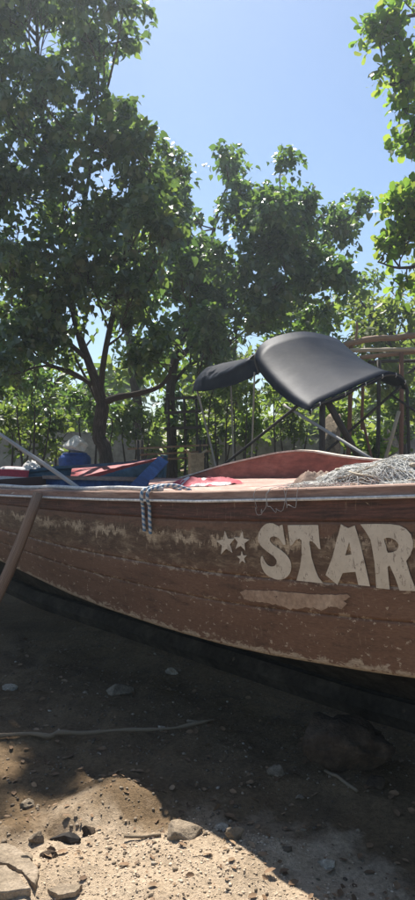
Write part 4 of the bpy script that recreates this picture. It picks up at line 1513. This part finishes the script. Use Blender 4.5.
# background trees: sunlit, looser
bgspec = [('olive green tree far behind the trunk at the left edge', -20, 15.5, 330, 70, 90, 'leaf_lime', 150),
          ('yellow green sunlit tree seen between the forked trunk and the left edge', 55, 17.0, 360, 60, 70, 'leaf_lime', 130),
          ('pale green tree filling the gap right of the forked trunk', 135, 17.0, 305, 50, 100, 'leaf_lime', 190),
          ('olive tree behind the middle of the black canopy', 235, 17.0, 365, 58, 62, 'leaf_olive', 130),
          ('tall sunlit tree behind the pole frame at right', 330, 16.5, 338, 62, 72, 'leaf_lime', 230),
          ('dark olive tree at the right edge behind the pole frame', 398, 15.0, 322, 55, 75, 'leaf_olive', 240),
          ('large hazy tree at far right under the almond branches', 440, 19.0, 315, 70, 80, 'leaf_lime', 200)]
for i, (lab, px, d, py, rx, ry, mt, n) in enumerate(bgspec):
    tk = [G(px, d, 0.16), T(px + 4, 420, d, 0.12), T(px - 6, py + ry * 0.3, d, 0.09), T(px + 3, py - ry * 0.5, d, 0.03)]
    lm = [[T(px, py + ry * 0.5, d, 0.06), T(px - rx * 0.4, py, d - 0.4, 0.04), T(px - rx * 0.7, py - ry * 0.3, d - 0.4, 0.015)],
          [T(px, py + ry * 0.35, d, 0.06), T(px + rx * 0.4, py - 5, d - 0.2, 0.04), T(px + rx * 0.7, py - ry * 0.4, d - 0.3, 0.015)],
          [T(px, py + ry * 0.8, d, 0.05), T(px + rx * 0.5, py + ry * 0.5, d - 0.4, 0.03), T(px + rx * 0.8, py + ry * 0.3, d - 0.4, 0.015)]]
    rs = random.Random(40 + i)
    blobs = []
    for k in range(7):
        bx_, by_ = px + rs.uniform(-0.6, 0.6) * rx, py + rs.uniform(-0.6, 0.75) * ry
        blobs.append(px_blob(bx_, by_, rx * rs.uniform(0.3, 0.5), ry * rs.uniform(0.3, 0.45), d + rs.uniform(-1, 1), 0.9, n // 7))
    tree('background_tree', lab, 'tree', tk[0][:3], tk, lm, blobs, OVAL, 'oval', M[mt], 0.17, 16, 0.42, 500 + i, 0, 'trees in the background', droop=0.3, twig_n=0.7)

# low bushes in front of and behind the wall
bushes = [('low leafy bush at the left edge behind the blue boat', 8, 13.0, 428, 34, 30, 'leaf_olive'), ('small bush left of the forked trunk', 52, 13.6, 438, 26, 22, 'leaf_olive'),
          ('bright bush just right of the forked trunk base', 132, 14.0, 428, 24, 26, 'leaf_olive'), ('yellowish bush behind the slanting canopy brace', 247, 13.5, 428, 14, 14, 'leaf_lime'),
          ('low dark bush under the left flap of the canopy', 214, 14.2, 432, 22, 26, 'leaf_olive'), ('bright green bush seen between the right posts', 340, 13.2, 425, 26, 22, 'leaf_lime'),
          ('small leafy plant at the foot of the leaning pole', 369, 10.8, 455, 12, 12, 'leaf_lime'), ('thick bush behind the right-hand red post', 405, 13.5, 418, 22, 30, 'leaf_lime'),
          ('leafy bush behind the upright canopy leg', 290, 14.0, 424, 24, 22, 'leaf_olive'), ('rounded dark bush right behind the forked trunk', 92, 12.6, 412, 30, 34, 'leaf_mid'),
          ('dark bush behind the upright rails of the plank stand', 182, 12.9, 412, 26, 36, 'leaf_mid'), ('tall dark bush behind the far left end of the blue boat', 30, 12.4, 400, 30, 36, 'leaf_mid')]
for i, (lab, px, d, py, rx, ry, mt) in enumerate(bushes):
    b0 = G(px, d, 0.03)
    lm = [[b0, T(px + k * rx * 0.65 + 3, py + ry * 0.5, d, 0.014), T(px + k * rx * 0.45, py + ry * 0.1, d, 0.010), T(px + k * rx * 0.8, py - ry * 0.4, d, 0.005)] for k in (-0.8, 0.1, 0.9)]
    blobs = [px_blob(px + dx * rx, py + dy * ry, rx * 0.55, ry * 0.5, d, 0.5, 16) for dx, dy in ((-0.4, -0.2), (0.4, -0.3), (0, 0.4), (0.1, -0.6))]
    tree('bush', lab, 'bush', b0[:3], None, lm, blobs, OVAL, 'oval2', M[mt], 0.13, 10, 0.24, 700 + i, 0, 'bushes under the trees', droop=0.15, twig_n=0.5)

# far wood closing the view
rs = np.random.default_rng(9)
blobs = []
for k in range(60):
    x = -30 + 60 * k / 59 + rs.normal() * 0.5
    blobs.append(((x, 26 + rs.normal() * 2.0, 2.4 + 2.6 * rs.random()), (1.6, 1.2, 1.8), 26))
    blobs.append(((x, 25 + rs.normal() * 1.5, 1.2), (1.4, 1.0, 1.2), 16))
pos, out, cc = crown_points(blobs, rs, 14, 0.75)
Rm, s = leaf_frames(pos, out, rs, 0.50, 0.2)
o = leaves_mesh('far_wood', OVAL, pos, Rm, s, M['leaf_olive'], None)
tag(o, 'far mass of green wood closing the view behind the wall', 'wood', kind='stuff')

# ------------------------------------------------------------------ low wall at the back
mb = MB()
D = 15.2
def wall(name, x0, x1, d, ztop, label, th=0.18):
    z0 = gz((x0 + x1) / 2, d) - 0.1
    mb = MB()
    n = 14
    rows = []
    for k in range(n + 1):
        x = x0 + (x1 - x0) * k / n
        zt = ztop + 0.012 * math.sin(k * 1.9)
        rows.append([Vector((x, d - th / 2, z0)), Vector((x, d - th / 2, zt)), Vector((x, d + th / 2, zt)), Vector((x, d + th / 2, z0)), Vector((x, d - th / 2, z0))])
    mb.grid(rows)
    mb.add(rows[0][:4], [(0, 1, 2, 3)]); mb.add(rows[-1][:4], [(3, 2, 1, 0)])
    w = tag(thing_mesh(mb, name, M['wall'], label, 'wall', False), kind='thing')
    return w


wall('low_wall', -0.4, 7.5, 15.0, 1.82, 'long low pale wall behind the poles at right')
wall('low_wall', -9.0, -1.5, 15.6, 1.95, 'low pale wall glimpsed behind the forked trunk at left')

# ------------------------------------------------------------------ the black canopy
can_base = at(322, 455, 6.6); can_base.z = gz(can_base.x, can_base.y)
canopy = empty('canopy', can_base)
tag(canopy, 'black tarpaulin canopy stretched over bent bows on slanting poles', 'canopy')
rear = [at(193, 391, 9.0), at(194, 385, 9.05), at(197, 378, 9.12), at(205, 370, 9.35), at(216, 365, 9.7), at(226, 363, 10.0), at(231, 367, 10.2)]
mid = [at(259, 371, 7.55), at(255.5, 354, 7.62), at(268, 339.5, 7.8), at(300, 331.5, 8.0), at(326, 335, 8.3), at(342, 342, 8.55), at(348, 356, 8.7)]
frt = [at(310, 411, 6.4), at(316, 403.5, 6.45), at(345, 391.5, 6.65), at(369, 380.5, 6.85), at(388, 372.5, 7.05), at(402, 376, 7.25), at(409, 390.5, 7.35)]


def loft(bows, n_across=6, n_between=10, sag=0.03):
    B = [catmull(b_, n_across) for b_ in bows]
    rows = []
    for a, c in zip(B, B[1:]):
        for k in range(n_between):
            t = k / n_between
            row = []
            for j, (p, q_) in enumerate(zip(a, c)):
                w = p.lerp(q_, t)
                w.z -= sag * 4 * t * (1 - t)
                row.append(w)
            rows.append(row)
    rows.append(B[-1])
    return rows


def cloth(name, rows, parent, wr=0.003):
    mb = MB()
    flat = np.array([tuple(p) for r in rows for p in r])
    dz = wr * fbm(flat * np.array([2.2, 5.0, 5.0]), 3, 31) + 1.6 * wr * fbm(flat * 1.6 + 9, 2, 35)
    k = 0
    R2 = []
    for r in rows:
        rr2 = []
        for p in r:
            rr2.append(p + Vector((0, -dz[k] * 0.5, dz[k]))); k += 1
        R2.append(rr2)
    mb.grid(R2)
    o = mb.build(name, M['tarp'], parent, True)
    md = o.modifiers.new('thickness', 'SOLIDIFY'); md.thickness = 0.003; md.offset = -1
    return o


main_rows = loft([frt, mid], sag=0.075)
cloth('main_sheet', main_rows, canopy)
mid2 = [p + Vector((-0.006, 0.006, -0.004)) for p in mid]
mid2[0] = at(258, 374, 7.57); mid2[1] = at(255.5, 362, 7.63); mid2[2] = at(252, 355.5, 7.8)
cloth('rear_sheet', loft([mid2, rear], sag=0.05), canopy, 0.012)
# eyelets and lashings along the near edge
for k_ in range(7):
    a_ = main_rows[0][min(len(main_rows[0]) - 1, 2 + k_ * 5)]
    mb = MB(); mb.tube([a_ + Vector((0, -0.012, -0.004)), a_ + Vector((0.004, -0.016, -0.03)), a_ + Vector((0, 0.004, -0.045)), a_ + Vector((0, 0.02, -0.02))], 0.004, 5)
    mb.build('lashing', M['whiterope'], canopy, True)
# hem of the front edge: hanging valance
B = catmull(frt, 6)
hem = [[p + Vector((0, 0.004, -0.008)) for p in B], [p + Vector((0, 0.01, -0.045 - 0.012 * math.sin(i * 0.7))) for i, p in enumerate(B)]]
hem.insert(1, [(a + c) / 2 + Vector((0, -0.006, 0)) for a, c in zip(*hem)])
cloth('valance', hem, canopy, 0.003)
for nm, bow in (('front_bow', frt), ('middle_bow', mid), ('rear_bow', rear)):
    mb = MB()
    mb.tube([p + Vector((0, 0.012, -0.022)) for p in catmull(bow, 6)], 0.014, 8)
    mb.build(nm, M['darkpole'], canopy, True)


def to_ground(a, b_):
    """extend a->b down to the sand"""
    d = (b_ - a)
    t = (a.z - gz(b_.x, b_.y)) / -d.z if d.z < 0 else 1
    return a + d * t


def pole(name, a, b_, r, mat, parent, n=8, ground=True, bend=0.01):
    e = to_ground(a, b_) if ground else b_
    mb = MB()
    L = (e - a).length
    pts = [a.lerp(e, t) + Vector((bend * math.sin(t * 5), bend * math.sin(t * 4 + 1), 0)) for t in np.linspace(0, 1, 7)]
    mb.tube(pts, r, n, wob=0.04)
    return mb.build(name, mat, parent, True)


pole('leg', at(322.5, 398, 6.6), at(321.5, 455, 6.6), 0.030, M['darkpole'], canopy, bend=0.004)
pole('leg', at(254.5, 372, 7.63), at(251.5, 452, 7.63), 0.010, M['palepole'], canopy, bend=0.004)
pole('leg', at(196, 386, 9.05), at(215, 464, 9.05), 0.013, M['greypole'], canopy, bend=0.004)
pole('leg', at(407, 389, 7.33), at(409, 470, 7.33), 0.018, M['darkpole'], canopy, bend=0.004)
pole('leg', at(230, 367, 10.1), at(233, 450, 10.1), 0.012, M['greypole'], canopy, bend=0.004)
pole('brace', at(300, 404, 6.7), at(228, 461, 7.4), 0.017, M['darkpole'], canopy, bend=0.006)
pole('brace', at(284, 405, 6.9), at(378, 463, 5.9), 0.016, M['greypole'], canopy, ground=False, bend=0.003)
pole('brace', at(328, 402, 6.62), at(357, 456, 6.9), 0.034, M['darkpole'], canopy, bend=0.012)
pole('brace', at(401, 386, 7.3), at(330, 448, 7.4), 0.015, M['darkpole'], canopy, bend=0.004)
pole('brace', at(390, 394, 7.25), at(424, 417, 7.2), 0.012, M['darkpole'], canopy, bend=0.004)

# ------------------------------------------------------------------ rough pole frame at right
fr_base = at(400, 455, 10.2); fr_base.z = gz(fr_base.x, fr_base.y)
frame = empty('pole_frame', fr_base)
tag(frame, 'rough wooden pole frame with stacked horizontal beams at the right edge', 'shelter frame')


def beamline(name, pp, d, r, mat):
    mb = MB()
    pts = catmull([at(x, y, d) for x, y in pp], 4)
    mb.tube(pts, r, 8, wob=0.10)
    return mb.build(name, mat, frame, True)


beamline('beam', [(344, 345), (358, 341.5), (375, 338.5), (395, 338), (412, 335.5), (450, 335)], 10.4, 0.048, M['timber'])
beamline('beam', [(350, 350.5), (375, 350), (400, 349.5), (440, 349)], 10.1, 0.030, M['palepole'])
beamline('beam', [(360, 357.5), (385, 355), (410, 352.5), (445, 349)], 10.25, 0.032, M['timber'])
beamline('beam', [(368, 362), (395, 361), (445, 361)], 10.6, 0.026, M['darkpole'])
for (x0, y0, x1, y1, d, r, mt) in ((401.5, 352, 400.5, 460, 10.2, 0.034, 'redpole'), (379, 360, 377, 460, 10.35, 0.032, 'darkpole'), (351, 345, 348, 455, 10.4, 0.036, 'redpole'),
                                   (362, 358, 362.5, 430, 10.3, 0.024, 'redpole'), (357, 322, 355, 346, 10.5, 0.018, 'timber'), (430, 340, 430, 455, 10.3, 0.035, 'redpole')):
    pole('post', at(x0, y0, d), at(x1, y1, d), r, M[mt], frame, ground=(y1 > 440), bend=0.012)
pole('strut', at(399, 411, 10.0), at(385, 458, 10.0), 0.028, M['palepole'], frame, bend=0.01)
pole('strut', at(362, 418, 10.0), at(371, 458, 10.0), 0.020, M['redpole'], frame, bend=0.01)

# grey covered mound, basin behind the net
def lump(name, mat, label, cat, px, d, wpx, hpx_top, seed):
    p = at(px, hpx_top, d)
    z0 = gz(p.x, p.y)
    return rock(name, mat, label, cat, (p.x, p.y), (wpx * d / FPX, wpx * d / FPX * 0.8, p.z - z0), seed, 0.1, sink=0.02)


lump('grey_rock', M['stone'], 'large pale grey rock behind the upright canopy leg', 'rock', 331, 12.2, 34, 424, 41)
lump('grey_rock', M['stone'], 'dark low rock between the right-hand posts', 'rock', 385, 12.8, 46, 428, 44)

# ------------------------------------------------------------------ the blue boat behind
B2 = at(164, 457, 9.3); B2.z = 0
AX = Vector((0.985, 0.17, 0)).normalized()
AW = Vector((AX.y, -AX.x, 0))              # towards the camera


def b2(s, v, side, off=0.0):
    """s metres aft of the bow"""
    t = min(1, s / 2.4)
    hg = 0.66 * (1 - (1 - t) ** 2.2) + 0.015
    zs = 1.43 - 0.40 * min(1, s / 2.6) ** 0.9
    zk = 0.25 + 0.9 * max(0, 1 - s / 0.7) ** 2
    y = (hg + off) * (1 - v ** 2.4) if v < 1 else 0
    z = zs + (zk - zs) * v ** 1.15
    w = side * y
    z += -0.17 * w * min(1, s / 1.5)
    p = B2 - AX * s + AW * w
    return Vector((p.x, p.y, z))


blue = empty('blue_boat', (B2 - AX * 2.4) + Vector((0, 0, 0.15)))
tag(blue, 'faded blue boat with red rails lying behind the brown boat at left', 'boat')
ss = list(np.linspace(0, 2.4, 22)) + list(np.linspace(2.6, 5.2, 10))
for side in (1, -1):
    for k, (va, vb) in enumerate(((0.0, 0.22), (0.225, 0.48), (0.485, 0.75), (0.755, 1.0))):
        mb = MB()
        vv = np.linspace(va, vb, 4)
        mb.grid([[b2(s, v, side) for v in vv] for s in ss], flip=(side > 0))
        o = mb.build('hull_plank', M['bluehull'], blue, True)
        md = o.modifiers.new('thickness', 'SOLIDIFY'); md.thickness = 0.03; md.offset = 1 if side < 0 else 1
    mb = MB()
    rows = []
    for s in ss:
        base = b2(s, 0, side)
        rows.append([base + AW * side * o_ + Vector((0, 0, u)) for o_, u in ((0.03, -0.045), (0.035, 0.03), (-0.085, 0.035), (-0.085, -0.005), (0.03, -0.045))])
    mb.grid(rows)
    mb.add(rows[-1][:4], [(0, 1, 2, 3)])
    mb.build('rail', M['redrail'] if side > 0 else M['bluehull'], blue, False)
mb = MB()
mb.beam(b2(0, 0, 1) + Vector((0, 0, 0.05)), b2(0.03, 0.95, 1), 0.07, 0.09)
mb.build('stem_post', M['bluehull'], blue)
mb = MB()
ring = [b2(5.2, v, 1) for v in np.linspace(0, 1, 8)] + [b2(5.2, v, -1) for v in np.linspace(1, 0, 8)[1:]]
mb.add(ring, [tuple(range(len(ring)))])
mb.build('transom', M['bluehull'], blue)
# small foredeck, red
mb = MB()
mb.grid([[b2(s, 0, 1).lerp(b2(s, 0, -1), t) + Vector((0, 0, -0.004 + 0.03 * math.sin(math.pi * t))) for t in np.linspace(0.08, 0.92, 6)] for s in np.linspace(0.06, 1.25, 8)])
o = mb.build('foredeck', M['redrail'], blue, True)
md = o.modifiers.new('thickness', 'SOLIDIFY'); md.thickness = 0.025
for s in (2.4, 3.6):
    mb = MB(); mb.beam(b2(s, 0.22, 1), b2(s, 0.22, -1), 0.22, 0.03); mb.build('thwart', M['bluehull'], blue)

# striped cloth and white bag on the far rail of the blue boat
p = b2(2.32, 0, -1)
fl_ = lambda x, y: p.z + 0.042 - 0.30 * (y - p.y) * 0
cc_ = Vector((p.x + 0.05, p.y - 0.02, 0))
mb = MB()
rows, uvr = [], []
for i in range(22):
    row, u = [], []
    for j in range(26):
        a, c = -0.55 + 1.0 * i / 21, -0.20 + 0.55 * j / 25
        dz = 0.07 * math.exp(-((c - 0.02) / 0.13) ** 2) - max(0, abs(c - 0.02) - 0.10) * 0.9 + 0.016 * float(vnoise(np.array([[a * 7, c * 6, 0.3]]), 5)[0])
        row.append(Vector((cc_.x + a, cc_.y + c * 0.7, p.z + 0.055 + dz - 0.03 * a)))
        u.append((c * 1.0, a))
    rows.append(row); uvr.append(u)
mb.grid(rows, uvr)
o = thing_mesh(mb, 'striped_cloth', M['redwhite'], 'red and white striped cloth draped over the blue boat at the left edge', 'cloth')
md = o.modifiers.new('thickness', 'SOLIDIFY'); md.thickness = 0.004
p = b2(1.82, 0, -1)
cloth_heap('white_bag', 'small crumpled white plastic bag beside the striped cloth', 'bag', Vector((p.x, p.y - 0.03, 0)), Vector((0.14, 0, 0)), Vector((0, 0.07, 0)), 0.10, M['white'], 51, lambda x, y: p.z + 0.03, 24)

# ------------------------------------------------------------------ blue drum with sacks, behind the blue boat
dx, dd = at(75, 450, 12.0).x, 12.0
zg = gz(dx, dd)
drum = empty('blue_drum', (dx, dd, zg))
tag(drum, 'blue plastic drum standing behind the blue boat left of the trunk', 'drum')
prof = [(0.0, 0.26), (0.02, 0.285), (0.30, 0.29), (0.32, 0.30), (0.34, 0.29), (0.60, 0.29), (0.62, 0.30), (0.64, 0.29), (0.86, 0.285), (0.90, 0.25), (0.905, 0.22)]
top_z = at(75, 455, 12.0).z - zg
k = top_z / 0.905
v_, f_ = lathe(prof, 24, 1.0, 1.0)
mb = MB(); mb.add([Vector((dx + v.y, dd + v.z, zg + v.x * k)) for v in v_], f_); mb.build('body', M['drum'], drum, True)
v_, f_ = lathe([(0.0, 0.232), (0.03, 0.236), (0.04, 0.22), (0.045, 0.03)], 24, 1.0, 1.0)
mb = MB(); mb.add([Vector((dx + v.y, dd + v.z, zg + top_z + 0.001 + v.x)) for v in v_], f_); mb.build('lid', M['drum'], drum, True)
zt = zg + top_z + 0.047
wsk = rock('white_sack', M['white'], 'lumpy white sack lying on top of the blue drum', 'sack', (dx + 0.02, dd), (0.46, 0.38, 0.36), 64, 0.3)
wsk.location.z = zt - 0.005

# ------------------------------------------------------------------ plank stand, box and sticks in the middle
st_base = at(180, 455, 11.4); st_base.z = gz(st_base.x, st_base.y)
stand = empty('plank_stand', st_base)
tag(stand, 'rickety wooden plank stand right of the forked trunk', 'stand')
for k, (x0, x1, y) in enumerate(((128, 208, 447), (140, 212, 453), (132, 205, 459))):
    mb = MB(); mb.beam(at(x0, y + 2, 11.2 + 0.18 * k), at(x1, y - 2, 11.2 + 0.18 * k), 0.13, 0.03); mb.build('plank', M['timber'], stand)
for x, d in ((138, 11.15), (200, 11.15), (142, 11.7), (204, 11.7)):
    pole('leg', at(x, 440, d), at(x, 470, d), 0.028, M['darkpole'], stand)
for x in (168, 184, 196):
    pole('upright', at(x, 396, 11.75), at(x + 1, 460, 11.75), 0.022, M['darkpole'], stand)
for y in (398, 412, 428):
    mb = MB(); mb.beam(at(164, y + 1, 11.70), at(201, y - 1, 11.70), 0.03, 0.05); mb.build('rail', M['darkpole'], stand)
p = at(196, 466, 10.9)
mb = MB()
hz_ = at(196, 453, 10.9).z
g0 = gz(p.x, p.y)
crate_h = hz_ - g0
mb.box((p.x, p.y, g0 + crate_h / 2), (0.22, 0.26, crate_h), Matrix.Rotation(0.2, 3, 'Z'))
bx_o = thing_mesh(mb, 'tall_box', M['card'], 'tall tan cardboard box standing in front of the plank stand', 'box', False)
mbv = bx_o.modifiers.new('edge', 'BEVEL'); mbv.width = 0.012; mbv.segments = 2
# flaps so that it reads as an opened carton
for sx in (-1, 1):
    rz_ = Matrix.Rotation(0.2, 3, 'Z')
    a = rz_ @ Vector((sx * 0.11, 0, 0)); c = rz_ @ Vector((sx * 0.17, 0, 0.05))
    mb = MB(); mb.beam(Vector((p.x, p.y, hz_)) + a, Vector((p.x, p.y, hz_)) + c, 0.24, 0.008)
    o = mb.build('flap', M['card'], None)
    o.parent = bx_o; o.location = -Vector(bx_o.location)

# thin bare saplings under the canopy flap
for i, (x0, x1, yt, d) in enumerate(((206, 214, 385, 11.9), (217, 214, 398, 12.2), (226, 231, 392, 12.5), (236, 233, 402, 12.0), (243, 247, 395, 12.6), (278, 274, 402, 12.4))):
    where = ['nearest the plank stand', 'second from the plank stand', 'third from the plank stand', 'fourth from the plank stand', 'behind the pale canopy leg', 'under the middle of the canopy'][i]
    rs = random.Random(80 + i)
    b0 = G(x0, d, 0.02)
    root = empty('sapling', b0[:3]); tag(root, 'thin bare sapling ' + where, 'sapling', 'thin saplings under the canopy')
    mb = MB(); P = catmull([Vector(b0[:3]), at((x0 + x1) / 2 + rs.uniform(-3, 3), (yt + 455) / 2, d), at(x1, yt, d)], 5)
    mb.tube(P, list(np.linspace(0.022, 0.007, len(P))), 6); stem = mb.build('stem', M['bark'], root, True)
    for q_ in range(4):
        e = P[4 + q_]
        mb = MB(); mb.tube([e, e + Vector((rs.uniform(-.2, .2), rs.uniform(-.1, .1), 0.16)), e + Vector((rs.uniform(-.35, .35), rs.uniform(-.2, .2), 0.38))], [0.008, 0.006, 0.003], 5)
        mb.build('twig', M['twig'], root, True)
    pos, out, cc = crown_points([(tuple(P[-1]), (0.35, 0.3, 0.3), 5)], np.random.default_rng(90 + i), 8, 0.16)
    Rm, s = leaf_frames(pos, out, np.random.default_rng(95 + i), 0.11, 0.3)
    leaves_mesh('crown', OVAL, pos, Rm, s, M['leaf_lime'], root)

# dead leaves on the ground
n = 1300
y = 1.95 + 3.6 * rng.random(n); x = (rng.random(n) - 0.5) * 2 * (0.36 * y + 0.15)
pos = np.stack([x, y, ground_z(x, y) + 0.008], -1)
d = rng.normal(size=(n, 3)); d[:, 2] *= 0.1; d = norm(d)
nn = norm(rng.normal(size=(n, 3)) * 0.35 + np.array([0, 0, 1.0])); nn = norm(nn - d * np.sum(nn * d, -1, keepdims=True))
Rm = np.stack([np.cross(d, nn), d, nn], -1)
o = leaves_mesh('leaf_litter', OVAL, pos, Rm, 0.014 + 0.042 * rng.random(n) ** 2, M['litter'], None)
tag(o, 'scattered small dead leaves on the sand', 'leaf litter', kind='stuff')

# ------------------------------------------------------------------ thin volume added to imitate lens glare and lift dark foliage
mb = MB()
mb.box((0, 18, 6.3), (76, 60, 15.0))
hz = mb.build('glare_veil', None)
hz.data.materials.clear()
m = bpy.data.materials.new('glare_veil_mat')
m.use_nodes = True
nt = m.node_tree
for n_ in list(nt.nodes):
    if n_.type == 'BSDF_PRINCIPLED': nt.nodes.remove(n_)
pv = nt.nodes.new('ShaderNodeVolumePrincipled')
pv.inputs['Color'].default_value = (0.80, 0.92, 1.0, 1)
pv.inputs['Density'].default_value = 0.0027
pv.inputs['Anisotropy'].default_value = 0.6
nt.links.new(pv.outputs[0], nt.nodes['Material Output'].inputs['Volume'])
hz.data.materials.append(m)
tag(hz, 'thin added volume imitating veiling lens glare', 'glare_veil', kind='stuff')
